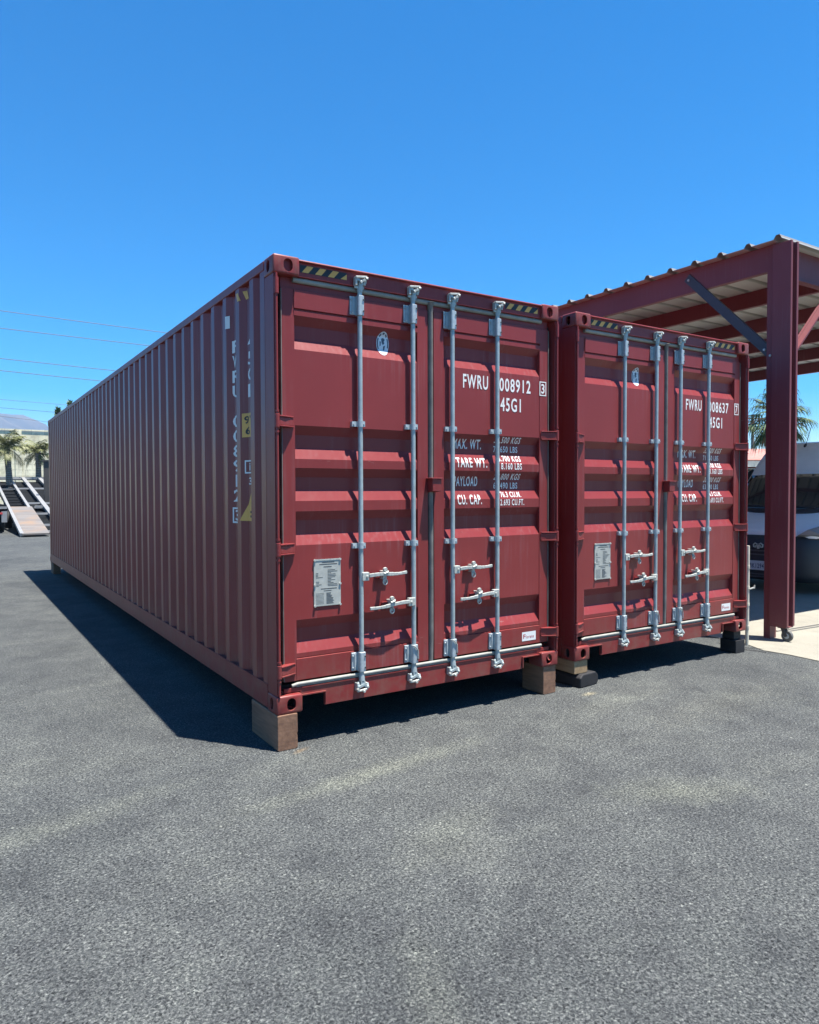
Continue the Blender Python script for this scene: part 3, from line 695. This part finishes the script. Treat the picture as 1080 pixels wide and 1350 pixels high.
# ------------------------------------------------------------------ van
def build_van():
    t = empty('delivery_van', (9.28, 2.42, 0), math.pi/2+math.radians(7), label='white delivery van parked in shade under the steel canopy', cat='van')
    # local frame: front faces +y (world -x after rotz 90); x = across
    paintw = simple('white_van_paint', (.80, .81, .83), .3, 0, .03)
    plas = simple('dark_bumper_plastic', (.020, .025, .031), .55)
    def glassm():
        q = NT('dark_window_glass'); q.col((.02, .028, .03)); q.set(Roughness=.04); q.b.inputs['Specular IOR Level'].default_value = .9; return q.m
    gl = glassm()
    # stations: distance back from nose s, z bottom, list of (halfwidth, z)
    def ring(s, zb, wl, zsh, wsh, zt, wt, rr=.10):
        pts = [(wl*.93, zb), (wl, zb+.12), (wl, zsh-.12), (wsh, zsh)]
        # upper part
        pts += [((wsh*2+wt)/3, zsh+(zt-zsh)*.42), (wt, zt-rr*1.1), (wt-rr*.35, zt-rr*.35), (wt-rr*1.3, zt)]
        full = [(-a, b) for a, b in pts[::-1]]; full = full+pts
        return [(a, -s, b) for a, b in full]
    st = [ring(.14, .42, .60, .93, .74, .97, .70, .02), ring(.19, .32, .72, .94, .84, 1.03, .80, .05), ring(.36, .26, .84, .95, .96, 1.11, .89, .07),
          ring(.62, .26, .93, 1.02, 1.01, 1.20, .93, .08), ring(.80, .26, 1.02, 1.12, 1.0, 1.28, .93, .08), ring(1.10, .26, 1.02, 1.25, 1.0, 1.54, .91, .09), ring(1.50, .26, 1.02, 1.4, 1.0, 1.92, .88, .10),
          ring(1.80, .26, 1.02, 1.5, 1.0, 2.22, .86, .13), ring(2.15, .26, 1.02, 1.6, 1.0, 2.50, .84, .16), ring(2.8, .26, 1.02, 1.7, 1.0, 2.56, .84, .16), ring(5.9, .26, 1.02, 1.7, 1.0, 2.56, .84, .16), ring(6.0, .34, 1.0, 1.7, .98, 2.5, .82, .14)]
    m = MB(); n = len(st[0])
    m.add([p for r in st for p in r], [(i*n+j, i*n+(j+1) % n, (i+1)*n+(j+1) % n, (i+1)*n+j) for i in range(len(st)-1) for j in range(n)]+[tuple(range(n))[::-1], tuple((len(st)-1)*n+j for j in range(n))])
    body = m.build('body', paintw, t, 45, bevel=0)
    # windscreen: curved patch on the slope (s .80..1.72, z 1.40..2.20)
    ws = MB(); NU, NV = 20, 8; vs = []
    for j in range(NV+1):
        v = j/NV; s = .84+v*.66; z = 1.30+v*.60
        hw = (.90-.08*v)
        if v < .25: hw *= 1-.16*(1-v/.25)**2.5
        for i in range(NU+1):
            u = i/NU*2-1
            vs.append((u*hw, -(s-.075+.10*abs(u)**3), z+.03-.01*abs(u)**3))
    ws.add(vs, [(j*(NU+1)+i, j*(NU+1)+i+1, (j+1)*(NU+1)+i+1, (j+1)*(NU+1)+i) for j in range(NV) for i in range(NU)])
    o = ws.build('windscreen', gl, t, 60); md = o.modifiers.new('s', 'SOLIDIFY'); md.thickness = .03
    cw_ = MB(); cw_.tube([(-.84, -.92, 1.31), (-.4, -.78, 1.30), (0, -.74, 1.30), (.4, -.78, 1.30), (.84, -.92, 1.31)], .045, 8); cw_.build('cowl', plas, t, 60)
    for sx in (-.55, .12): wp = MB(); wp.tube([(sx, -.78, 1.36), (sx+.52, -.82, 1.40)], .012, 6); wp.build('wiper', plas, t)
    # side windows and door line
    for sg in (-1, 1):
        q = MB(); q.prism([(-1.25, 1.42), (-2.25, 1.42), (-2.25, 2.02), (-1.78, 2.05), (-1.60, 1.98)], 'x', *(sorted((sg*.93, sg*1.006)))); q.build('side_window', gl, t)
        hl = MB(); hl.add([(sg*.56, -.08, .935), (sg*.90, -.20, .935), (sg*1.03, -.50, .99), (sg*1.03, -.76, 1.16), (sg*.88, -.34, 1.11), (sg*.68, -.12, 1.02)], [(0, 1, 2, 3, 4, 5)])
        hd_ = hl.build('headlight', simple('headlight_lens', (.25, .27, .28), .1, .3), t); q = hd_.modifiers.new('s', 'SOLIDIFY'); q.thickness = .06; q.offset = 0
        mr = MB(); mr.box(*sorted((sg*1.08, sg*1.26)), -1.38, -1.22, 1.36, 1.74); mr.bar((sg*.98, -1.3, 1.42), (sg*1.12, -1.3, 1.44), .05, .05); mr.build('side_mirror', plas, t, bevel=.03)
        for yy in (-.98, -4.95):
            wh = MB(); wh.tube([(sg*.78, yy, .34), (sg*1.0, yy, .34)], .34, 28); wo_ = wh.build('wheel', simple('tyre_rubber', (.02, .02, .02), .8), t, 40, bevel=.02)
            rm = MB(); rm.tube([(sg*.9, yy, .34), (sg*1.01, yy, .34)], .21, 20); rm.build('rim', M['galv'], wo_, 40)
    # bumper and grille
    b = MB()
    NS = 48; vs = []; lv = [(.0, .20), (-.045, .32), (-.05, .52), (-.03, .72), (.0, .86), (.06, .92)]
    for dz in lv:
        for i in range(NS+1):
            u = i/NS*2-1; vs.append((u*1.03, -(.06+dz[0]+.62*abs(u)**7), dz[1]-.0))
    b.add(vs, [(j*(NS+1)+i, j*(NS+1)+i+1, (j+1)*(NS+1)+i+1, (j+1)*(NS+1)+i) for j in range(len(lv)-1) for i in range(NS)])
    bo = b.build('bumper', plas, t, 50); q = bo.modifiers.new('s', 'SOLIDIFY'); q.thickness = .08; q.offset = -1
    g = MB()
    for z in (.24, .28): g.box(-.55, .55, -.03, -.005, z, z+.02)
    g.box(-.5, .5, -.06, .0, .66, .68); g.box(-.5, .5, -.06, .0, .60, .62)
    g.build('grille', simple('grille_grey', (.07, .075, .08), .4), t)
    # licence plate with characters, emblem
    p = MB().box(-.155, .155, .0, .022, .36, .51); pl = p.build('licence_plate', simple('plate_white', (.50, .52, .55), .5), t, bevel=.003)
    def front_text(s, x0, x1, z0, z1, y, mat, parent, name):
        vs, fs = text_mesh(s, .02); xs = [v[0] for v in vs]; ys = [v[1] for v in vs]; a, b_ = min(xs), max(xs); c, d = min(ys), max(ys)
        mm = MB(); mm.add([(x1-(v[0]-a)/(b_-a)*(x1-x0), y, z0+(v[1]-c)/(d-c)*(z1-z0)) for v in vs], fs); return mm.build(name, mat, parent)
    front_text('8K12946', -.13, .13, .39, .47, .024, simple('plate_blue', (.03, .05, .12), .5), pl, 'plate_number')
    e = MB()
    # ram-horn style badge: two curled horns and a wedge
    for sg in (-1, 1): e.tube([(sg*.01, .022, .775), (sg*.045, .026, .795), (sg*.075, .022, .77), (sg*.07, .022, .735), (sg*.045, .024, .73), (sg*.042, .026, .755)], .011, 8)
    e.prism([(-.03, .765), (.03, .765), (.012, .705), (-.012, .705)], 'y', .0, .03)
    e.build('badge', M['handle'], t, 50)
    a = MB(); a.tube([(.1, -2.0, 2.44), (.1, -2.05, 2.47)], .022, 8); a.tube([(.1, -2.05, 2.46), (.1, -2.28, 2.80)], .006, 6); a.build('antenna', M['black'], t)
    return t
van = build_van()

# ------------------------------------------------------------------ palms and plants
def mat_leaf(name, c1, c2):
    t = NT(name); n = t.noise(3.0, 4); t.col(t.ramp(n, [(.35, c1), (.68, c2)])); t.set(Roughness=.55)
    t.b.inputs['Specular IOR Level'].default_value = .3
    try: t.b.inputs['Transmission Weight'].default_value = 0
    except Exception: pass
    return t.m
M['leafpale'] = mat_leaf('dry_palm_leaf', (.10, .115, .04), (.22, .22, .10))
M['leaf'] = mat_leaf('green_palm_leaf', (.035, .07, .03), (.10, .15, .06))
M['leafdry'] = mat_leaf('dead_palm_leaf', (.13, .095, .05), (.24, .18, .10))
M['leafbush'] = mat_leaf('bush_leaf', (.05, .09, .025), (.16, .20, .06))
def mat_bark():
    t = NT('palm_bark'); wv = t.n('ShaderNodeTexWave', wave_type='BANDS', bands_direction='Z'); wv.inputs['Scale'].default_value = 3; wv.inputs['Distortion'].default_value = 3
    t.l(t.co.outputs['Object'], wv.inputs[0]); t.col(t.ramp(wv.outputs['Fac'], [(.2, (.10, .085, .07)), (.8, (.24, .21, .18))])); t.set(Roughness=.9); t.bump(wv.outputs['Fac'], .6, .03); return t.m
M['bark'] = mat_bark()
def palm(name, loc, h, r, flen, nf, leafmat, label, lean=0, droop=1.0, seed=1, wid=.05):
    rr = random.Random(seed); t = empty(name, loc, label=label, cat='palm tree', group='palm trees behind the yard')
    tr = MB(); pts = []; rs = []
    for i in range(13):
        u = i/12; pts.append((lean*u*u, 0, h*u)); rs.append(r*(1.15-.25*u)*(1+.07*rr.uniform(-1, 1)))
    rs[0] *= 1.25; rs[-2] *= 1.15; rs[-1] *= 1.1
    tr.tube(pts, rs, 12); tr.build('trunk', M['bark'], t, 50)
    cr = MB(); top = Vector(pts[-1])
    for k in range(nf):
        az = 2.399963*k+rr.uniform(-.3, .3); el = math.radians(rr.uniform(-35, 78) if k > nf*.25 else rr.uniform(45, 85)); ln = flen*rr.uniform(.8, 1.1)
        hdir = Vector((math.cos(az), math.sin(az), 0)); side = Vector((-math.sin(az), math.cos(az), 0))
        p = top.copy(); a = el; N = 14; step = ln/N; prev = p.copy(); P_ = [p.copy()]; A_ = [a]
        for i in range(N):
            p = p+(hdir*math.cos(a)+Vector((0, 0, 1))*math.sin(a))*step; a -= droop*rr.uniform(.07, .13)*(1+i/N); P_.append(p.copy()); A_.append(a)
        cr.tube(P_, [.022*(1-i/(N+1))+.004 for i in range(N+1)], 4, False)
        for i in range(2, N+1):
            u = i/N; ll = ln*.34*math.sin(min(1, u*1.05+.12)*math.pi)**.6*rr.uniform(.8, 1.15)+.05
            fw = hdir*math.cos(A_[i])+Vector((0, 0, 1))*math.sin(A_[i])
            for sg in (-1, 1):
                for q in (0, .5):
                    b0 = P_[i]+(P_[i-1]-P_[i])*q
                    d = (side*sg*.85+fw*.6+Vector((0, 0, rr.uniform(-.55, -.05)))).normalized()
                    mid = b0+d*ll*.55; tip = b0+d*ll+Vector((0, 0, -ll*.28))
                    wv_ = fw.normalized()*wid
                    cr.add([b0-wv_*.3, b0+wv_*.3, mid+wv_*.5, tip, mid-wv_*.5], [(0, 1, 2, 4), (4, 2, 3)])
    cr.build('crown', leafmat, t)
    return t
def fan_palm(loc, h, r, label, seed):
    rr = random.Random(seed); t = empty('palm_tree', loc, label=label, cat='palm tree', group='palm trees behind the yard')
    tr = MB(); tr.tube([(0, 0, h*i/10) for i in range(11)], [r*(1.2-.3*i/10)*(1+.05*rr.uniform(-1, 1)) for i in range(11)], 12); tr.build('trunk', M['bark'], t, 50)
    parts = {'crown': MB(), 'dry_skirt': MB()}; top = Vector((0, 0, h))
    for k in range(46):
        dry = k >= 36; m = parts['dry_skirt' if dry else 'crown']
        az = 2.399963*k+rr.uniform(-.25, .25); el = math.radians(rr.uniform(-78, -48) if dry else 85-130*((k+.5)/36)**.8+rr.uniform(-8, 8))
        d = Vector((math.cos(az)*math.cos(el), math.sin(az)*math.cos(el), math.sin(el))); pl = rr.uniform(.55, .95)*(.7 if dry else 1)
        side = Vector((-math.sin(az), math.cos(az), 0)); dn = Vector((0, 0, -1))
        p1 = top+d*pl+dn*.10*pl; m.tube([top, top+d*pl*.5, p1], [.022, .016, .012], 4, False)
        n = 17; fl = rr.uniform(.85, 1.1)*(.8 if dry else 1); fd = (d+dn*.28).normalized()
        for i in range(n):
            a = (i/(n-1)*2-1)*math.radians(88 if not dry else 45); dd = (fd*math.cos(a)+side*math.sin(a)).normalized(); L_ = fl*(1-.22*abs(a)/1.5)*rr.uniform(.9, 1.08)
            q0 = p1; q1 = p1+dd*L_*.5; q2 = q1+(dd+dn*.55).normalized()*L_*.3; q3 = q2+(dd*.6+dn*1.2).normalized()*L_*.3
            wv_ = dd.cross(Vector((0, 0, 1))).normalized()*.036
            m.add([q0, q1-wv_, q1+wv_, q2-wv_*.6, q2+wv_*.6, q3], [(0, 1, 2), (1, 3, 4, 2), (3, 5, 4)])
    parts['crown'].build('crown', M['leaf'], t); parts['dry_skirt'].build('dry_skirt', M['leafdry'], t)
palm('palm_tree', (1.13, 41.6, 0), 4.15, .17, 1.55, 22, M['leafpale'], 'pale short palm in front of the block wall, leftmost of the pair', lean=-.15, seed=3, wid=.045, droop=.75)
palm('palm_tree', (2.88, 45.2, 0), 4.1, .16, 1.4, 20, M['leafpale'], 'pale short palm by the block wall, close to the container edge', seed=5, wid=.045, droop=.75)
fan_palm((27.55, 12.75, 0), 4.75, .26, 'big green fan palm with drooping leaves behind the van and canopy column', 9)
# dark gate pier near the container edge
pr_ = MB(); pr_.box(-.13, .13, -.13, .13, 0, 3.25); pr_.box(-.2, .2, -.2, .2, 3.25, 3.32); pr_.box(-.10, .30, -.06, .06, 3.0, 3.10)
o = pr_.build('gate_pier', simple('dark_painted_steel', (.05, .045, .04), .6)); o.location = (2.42, 36.3, 0); tag(o, 'dark square pier standing just left of the far container corner', 'pier')

# ------------------------------------------------------------------ block wall, ridge, house
def mat_wall():
    t = NT('pale_block_wall'); br = t.n('ShaderNodeTexBrick'); br.inputs['Scale'].default_value = 1.0
    for k_, v_ in (('Brick Width', .8), ('Row Height', .4), ('Mortar Size', .02)): br.inputs[k_].default_value = v_
    br.inputs['Color1'].default_value = (.70, .65, .46, 1); br.inputs['Color2'].default_value = (.82, .77, .58, 1); br.inputs['Mortar'].default_value = (.58, .54, .40, 1)
    mp = t.n('ShaderNodeMapping'); mp.inputs['Rotation'].default_value = (math.pi/2, 0, 0); t.l(t.co.outputs['Object'], mp.inputs[0]); t.l(mp.outputs[0], br.inputs[0])
    n = t.ramp(t.noise(1.7, 6, None, .7), [(.35, (.70, .70, .68)), (.65, (1.15, 1.15, 1.12))]); t.col(t.mix(1.0, br.outputs['Color'], n, 'MULTIPLY')); t.set(Roughness=.9)
    return t.m
wl = MB(); wl.box(-45, 30, 0, .3, 0, 5.8)
for k_ in range(-9, 7): wl.box(k_*5-.2, k_*5+.2, -.06, -.002, 0, 5.84)
wl.box(-45, 30, -.05, .35, 5.842, 5.95)
wo_ = wl.build('block_wall', mat_wall()); wo_.location = (2.2, 50.6, 0); wo_.rotation_euler = (0, 0, .0)
tag(wo_, 'tall pale block wall behind the palms, beyond the trailer', 'wall')
def mat_hill():
    t = NT('dry_mountain_slope'); n = t.noise(.006, 9, None, .65); t.col(t.ramp(n, [(.3, (.05, .06, .065)), (.7, (.13, .125, .12))])); t.set(Roughness=.95); t.b.inputs['Specular IOR Level'].default_value = 0
    return t.m
hm = MB(); rr = random.Random(4)
from mathutils import noise as mn
NX, NY = 150, 34; vs = []
for j in range(NY+1):
    for i in range(NX+1):
        lx = -2600+i*5200/NX; ly = j*1500/NY
        ridge = 187+110*math.sqrt(max(0, 1-((lx+860)/262)**2))+20*math.exp(-((lx-900)/500)**2)
        prof = math.sin(min(1, ly/800)*math.pi/2) if ly < 800 else math.cos((ly-800)/700*math.pi/2)
        nz = mn.fractal(Vector((lx*.0035, ly*.005, 1.3)), 1.0, 2.1, 6)
        vs.append((lx, ly, max(-5, (ridge+nz*24)*max(0, prof)+nz*26*prof-4)))
hm.add(vs, [(j*(NX+1)+i, j*(NX+1)+i+1, (j+1)*(NX+1)+i+1, (j+1)*(NX+1)+i) for j in range(NY) for i in range(NX)])
ho = hm.build('mountain_ridge', mat_hill(), None, 80); ho.location = (700, 2000, 0); ho.rotation_euler = (0, 0, -.25); tag(ho, kind='structure')

# house right of the containers
hs_ = empty('house', (27.6, 15.6, 0), -.5718, label='low maroon house with reddish roof seen between container and canopy column', cat='house')
m = MB(); m.box(-7, 7, 0, 7, 0, 2.75); m.build('wall', simple('maroon_stucco', (.22, .075, .07), .85), hs_)
m = MB(); m.prism([(-.75, 3.02), (3.5, 3.75), (7.7, 3.02), (7.7, 2.98), (-.75, 2.98)], 'x', -7.6, 7.6); m.build('roof', simple('faded_red_roofing', (.34, .16, .13), .9, 0, .25, 4), hs_)
m = MB(); m.box(-7.6, 7.6, -.86, -.76, 2.70, 2.96); m.box(-7.6, 7.6, -.80, -.04, 2.72, 2.76); m.build('fascia', simple('grey_white_trim', (.55, .58, .58), .7), hs_)
m = MB(); m.box(-7.6, 7.6, -.98, -.87, 2.30, 2.42); m.box(-7.6, 7.6, -.98, -.87, 2.54, 2.62); m.build('gutter', simple('pale_green_trim', (.58, .66, .62), .6), hs_)
for x in (-6.2, -3.2, -.2, 2.8, 5.8):
    m = MB(); m.box(x, x+.22, -.85, -.60, 0, 2.69); m.build('porch_post', simple('cream_post', (.66, .62, .52), .8), hs_)
for x in (-5.4, -2.3, .8, 3.8):
    m = MB(); m.box(x, x+1.6, -.05, -.003, .02, 2.1); m.build('door', simple('brown_door', (.12, .075, .055), .7), hs_)
# far pole with crossarms (right), and hidden pole carrying the left wires
def pole(loc, h, rz, label, arms=((0, 1.2), (-.9, 1.0))):
    t = empty('utility_pole', loc, rz, label=label, cat='utility pole')
    m = MB(); m.tube([(0, 0, 0), (0, 0, h)], [.16, .11], 10); m.build('post', M['bark'], t, 50)
    for dz, hw in arms:
        m = MB(); m.box(-hw, hw, -.06, .06, h+dz-.35, h+dz-.24); 
        for x in (-hw+.1, -hw*.4, hw*.4, hw-.1): m.tube([(x, 0, h+dz-.24), (x, 0, h+dz-.1)], .04, 6)
        m.build('crossarm', M['bark'], t)
    return t
pole((55.1, 30.7, 0), 8.0, -.57, 'distant utility pole with two crossarms above the house roof')
def wire(a, b, label, sag=.3, r=.012):
    a = Vector(a); b = Vector(b); m = MB(); pts = []
    for i in range(25):
        u = i/24; p = a.lerp(b, u); p.z -= 4*sag*u*(1-u); pts.append(p-a)
    m.tube(pts, r, 5); o = m.build('overhead_wire', M['ink'], None, 60); o.location = a; tag(o, label, 'power line', 'overhead power lines'); return o
def ext(x0, z0, x1, z1, x): return z0+(z1-z0)*(x-x0)/(x1-x0)
for nme, z0, z1, x1 in (('highest wire on the left, running down towards the container roof', 12.63, 12.378, 10.675), ('second highest wire on the left, just under the top one', 11.595, 11.412, 9.682),
                        ('third wire on the left, upper one of the lower pair', 9.793, 9.599, 7.297), ('fourth wire on the left, lower one of the lower pair', 9.072, 8.867, 6.694)):
    xa, xb = -22, 14; wire((xa, 45, ext(.95, z0, x1, z1, xa)), (xb, 45, ext(.95, z0, x1, z1, xb)), nme, .12, .020)
for nme, z0, z1 in (('faint wire above the mountain ridge, uppermost of the faint three', 7.356, 7.271), ('faint wire just above the mountain ridge, middle of the faint three', 6.859, 6.755), ('faint wire almost touching the mountain ridge, lowest of the faint three', 6.35, 6.1)):
    xa, xb = -20, 14; wire((xa, 45.6, ext(.88, z0, 3.73, z1, xa)), (xb, 45.6, ext(.88, z0, 3.73, z1, xb)), nme, .05, .011)
hp = pole((14, 45.3, 0), 13.2, math.pi/2, 'tall utility pole carrying the left wires, hidden beyond the containers', ((0, 1.2), (-1.0, 1.0), (-2.9, 1.0), (-3.6, .8)))

# conifer tips over the far container edge
def conifer(loc, h, r, label, seed):
    rr = random.Random(seed); t = empty('cypress_tree', loc, label=label, cat='tree', group='narrow trees over the far container edge')
    m = MB(); m.tube([(0, 0, 0), (0, 0, h*.96)], [.2, .03], 8); m.build('trunk', M['bark'], t, 50)
    m = MB()
    for k in range(1500):
        u = rr.random()**.8; z = h*(.12+.88*u); rad = r*math.sin(min(1, (1-u)*1.6+.05)*math.pi/2)*rr.uniform(.35, 1.05); a = rr.uniform(0, 6.283)
        p = Vector((rad*math.cos(a), rad*math.sin(a), z)); q = Vector((rr.uniform(-1, 1), rr.uniform(-1, 1), rr.uniform(.2, 1.2))).normalized()*rr.uniform(.15, .34); s_ = q.orthogonal().normalized()*.08
        m.add([p-s_, p+s_, p+q+s_*.3, p+q-s_*.3], [(0, 1, 2, 3)])
    m.build('crown', M['leaf'], t); return t
conifer((6.0, 62.2, 0), 8.7, .6, 'narrow grey-green cypress tip over the far container edge, shorter left one', 2)
conifer((6.9, 61.9, 0), 9.3, .7, 'narrow grey-green cypress tip over the far container edge, taller right one', 3)
# bush behind van
def bush(loc, r, h, label, seed):
    rr = random.Random(seed); t = empty('bush', loc, label=label, cat='bush')
    m = MB()
    for a in range(5): m.tube([(0, 0, 0), (math.cos(a*1.3)*r*.5, math.sin(a*1.3)*r*.5, h*.7)], [.05, .02], 6)
    m.build('stem', M['bark'], t)
    m = MB()
    for k in range(2600):
        v = Vector((rr.gauss(0, 1), rr.gauss(0, 1), rr.gauss(0, 1))).normalized(); cl = 1+.25*mn.noise(v*3+Vector((seed, 0, 0))); f_ = rr.uniform(.55, 1.0)*cl
        p = Vector((v.x*r*f_, v.y*r*f_, h*.55+v.z*h*.48*f_)); q = Vector((rr.uniform(-1, 1), rr.uniform(-1, 1), rr.uniform(-.5, 1))).normalized()*.13; s_ = q.orthogonal().normalized()*.045
        m.add([p-s_*.4, p+q*.5+s_, p+q, p+q*.5-s_], [(0, 1, 2, 3)])
    m.build('crown', M['leafbush'], t)
bush((28.6, 9.6, 0), 1.7, 4.3, 'sunlit yellow-green bush at the foot of the big palm, above the van roof', 6)

# ------------------------------------------------------------------ car hauler with its tilted deck
hl = empty('car_hauler_trailer', (1.7, 26, 0), label='car hauler trailer with open tilted deck and rusty loading ramp', cat='trailer')
def dk(x, y): return (x-1.7, y-26, .10+.13*(y-26))
steel = simple('bleached_deck_steel', (.24, .24, .235), .5, .1, .15, 3)
dkst = simple('dark_trailer_steel', (.010, .011, .012), .9, 0, .12, 6, 0, .08)
for x, y0, nm in ((.50, 25.9, 'deck_rail'), (1.30, 32.5, 'deck_rail'), (2.0, 25.9, 'deck_rail'), (2.88, 26, 'deck_rail'), (3.7, 26, 'deck_rail')):
    m = MB(); m.bar(dk(x, y0), dk(x, 44.8), .12 if x < 1.5 else .19, .12); m.build(nm, steel, hl)
for y in (26.6, 28.04, 31.0, 34.24, 39.87, 44.7):
    m = MB(); a = dk(1.36, y); b = dk(3.7, y); m.bar((a[0], a[1], a[2]-.02), (b[0], b[1], b[2]-.02), .09, .09, (0, .13, 1)); m.build('cross_member', steel, hl)
for y in (33.4, 34.4, 35.3, 36.3, 37.4, 38.6, 39.6, 41.0, 42.6, 44.6):
    m = MB(); a = dk(.50, y); b = dk(1.30, y); m.bar((a[0], a[1], a[2]-.01), (b[0], b[1], b[2]-.01), .07, .05); m.build('ramp_rung', dkst if y not in (39.6, 44.6) else steel, hl)
m = MB(); qd = [dk(x, y) for x, y in ((.62, 27.5), (3.66, 27.5), (3.66, 44.7), (.62, 44.7))]
m.add([(a, b, c-.22) for a, b, c in qd]+[(a, b, c-.26) for a, b, c in qd], [(0,1,2,3),(7,6,5,4),(0,4,5,1),(1,5,6,2),(2,6,7,3),(3,7,4,0)]); m.build('deck_shade_sheet', dkst, hl)  # dark sheet added below the rails to stand for the shadowed interior
m = MB(); m.box(-6.5, 2.1, 18.72, 18.9, 2.42, 2.62); m.build('head_beam', steel, hl)
def mat_ramp():
    t = NT('rusty_ramp_plate'); n = t.noise(1, 5, t.map((.6, 5, 1))); n2 = t.noise(1.2, 4)
    c = t.ramp(n, [(.3, (.11, .10, .092)), (.7, (.18, .165, .15))]); t.col(t.mix(t.ramp(n2, [(.45, (0, 0, 0)), (.7, (.8, .8, .8))]), c, (.22, .145, .09))); t.set(Roughness=.7); return t.m
m = MB(); a = dk(.50, 25.8); b = dk(.50, 32.7); m.add([(.50-1.7, a[1], a[2]+.06), (1.42-1.7, a[1], a[2]+.06), (1.42-1.7, b[1], b[2]+.06), (.50-1.7, b[1], b[2]+.06), (.50-1.7, a[1], a[2]-.0), (1.42-1.7, a[1], a[2]-.0), (1.42-1.7, b[1], b[2]-.0), (.50-1.7, b[1], b[2]-.0)], [(0,1,2,3),(7,6,5,4),(0,4,5,1),(1,5,6,2),(2,6,7,3),(3,7,4,0)])
m.build('ramp_plate', mat_ramp(), hl)
m = MB()
m.box(-1.25, -1.0, 1.6, 2.0, .0, .28); m.box(-1.1, 1.9, 6.5, 6.8, .3, .75); m.box(-1.1, 1.9, 12, 12.3, .4, 1.4)
m.bar((-.9, 6.5, .45), (-.9, 18.5, 1.7), .2, .25); m.bar((1.6, 6.5, .45), (1.6, 18.5, 1.7), .2, .25)
m.build('underframe', dkst, hl)
for x in (-1.15, 1.8):
    for y in (8.2, 9.5):
        m = MB(); m.tube([(x-.14, y, .42), (x+.14, y, .42)], .42, 20); m.build('wheel', simple('trailer_tyre', (.02, .02, .02), .8), hl, 40)
m = MB(); m.prism([(0, 0), (.5, .0), (.45, .10), (.05, .12)], 'y', 7.0, 7.9); m.build('wheel_chock_tray', steel, hl).location = (-.1, 0, .93)
# dark flatbed truck tail beyond, left of the ramp
tk = empty('flatbed_truck', (-.98, 29.2, 0), label='dark flatbed truck tail at the left picture edge, left of the ramp', cat='truck')
m = MB(); m.box(-1.2, 1.2, 0, 8, .95, 1.15); m.box(-.45, .45, .2, 8, .6, .95); m.build('bed', dkst, tk)
m = MB(); m.box(-1.2, 1.2, -.03, -.002, 1.0, 1.10); m.box(-1.2, -1.0, -.05, .1, .45, .9); m.box(1.0, 1.2, -.05, .1, .45, .9); m.build('bumper', steel, tk)
m = MB(); m.box(-1.15, 1.15, 6.3, 8.4, 1.16, 2.5); m.build('cab', simple('white_cab', (.5, .5, .5), .4), tk, bevel=.12, seg=3)
for sx in (-1, 1):
    for y in (1.3, 2.6, 7.3):
        m = MB(); m.tube([(sx*.75, y, .5), (sx*1.15, y, .5)], .5, 24); wv_ = m.build('wheel', simple('truck_tyre', (.02, .02, .02), .8), tk, 40)
        m = MB(); m.tube([(sx*1.0, y, .5), (sx*1.17, y, .5)], .26, 16); m.build('rim', M['galv'], wv_, 40)
    m = MB(); m.box(sx*.95-.09, sx*.95+.09, -.06, -.031, .78, .86); m.build('tail_light', M['redink'], tk)

# ------------------------------------------------------------------ air
hz = MB(); hz.box(-2900, 2900, -600, 4150, -1, 420)
hv = NT('haze_air'); hv.t.nodes.clear()
vo = hv.t.nodes.new('ShaderNodeVolumePrincipled'); vo.inputs['Density'].default_value = .00017; vo.inputs['Color'].default_value = (.38, .62, 1.0, 1); vo.inputs['Anisotropy'].default_value = 0
oo = hv.t.nodes.new('ShaderNodeOutputMaterial'); hv.t.links.new(vo.outputs[0], oo.inputs['Volume'])
tag(hz.build('haze', hv.m), kind='stuff')
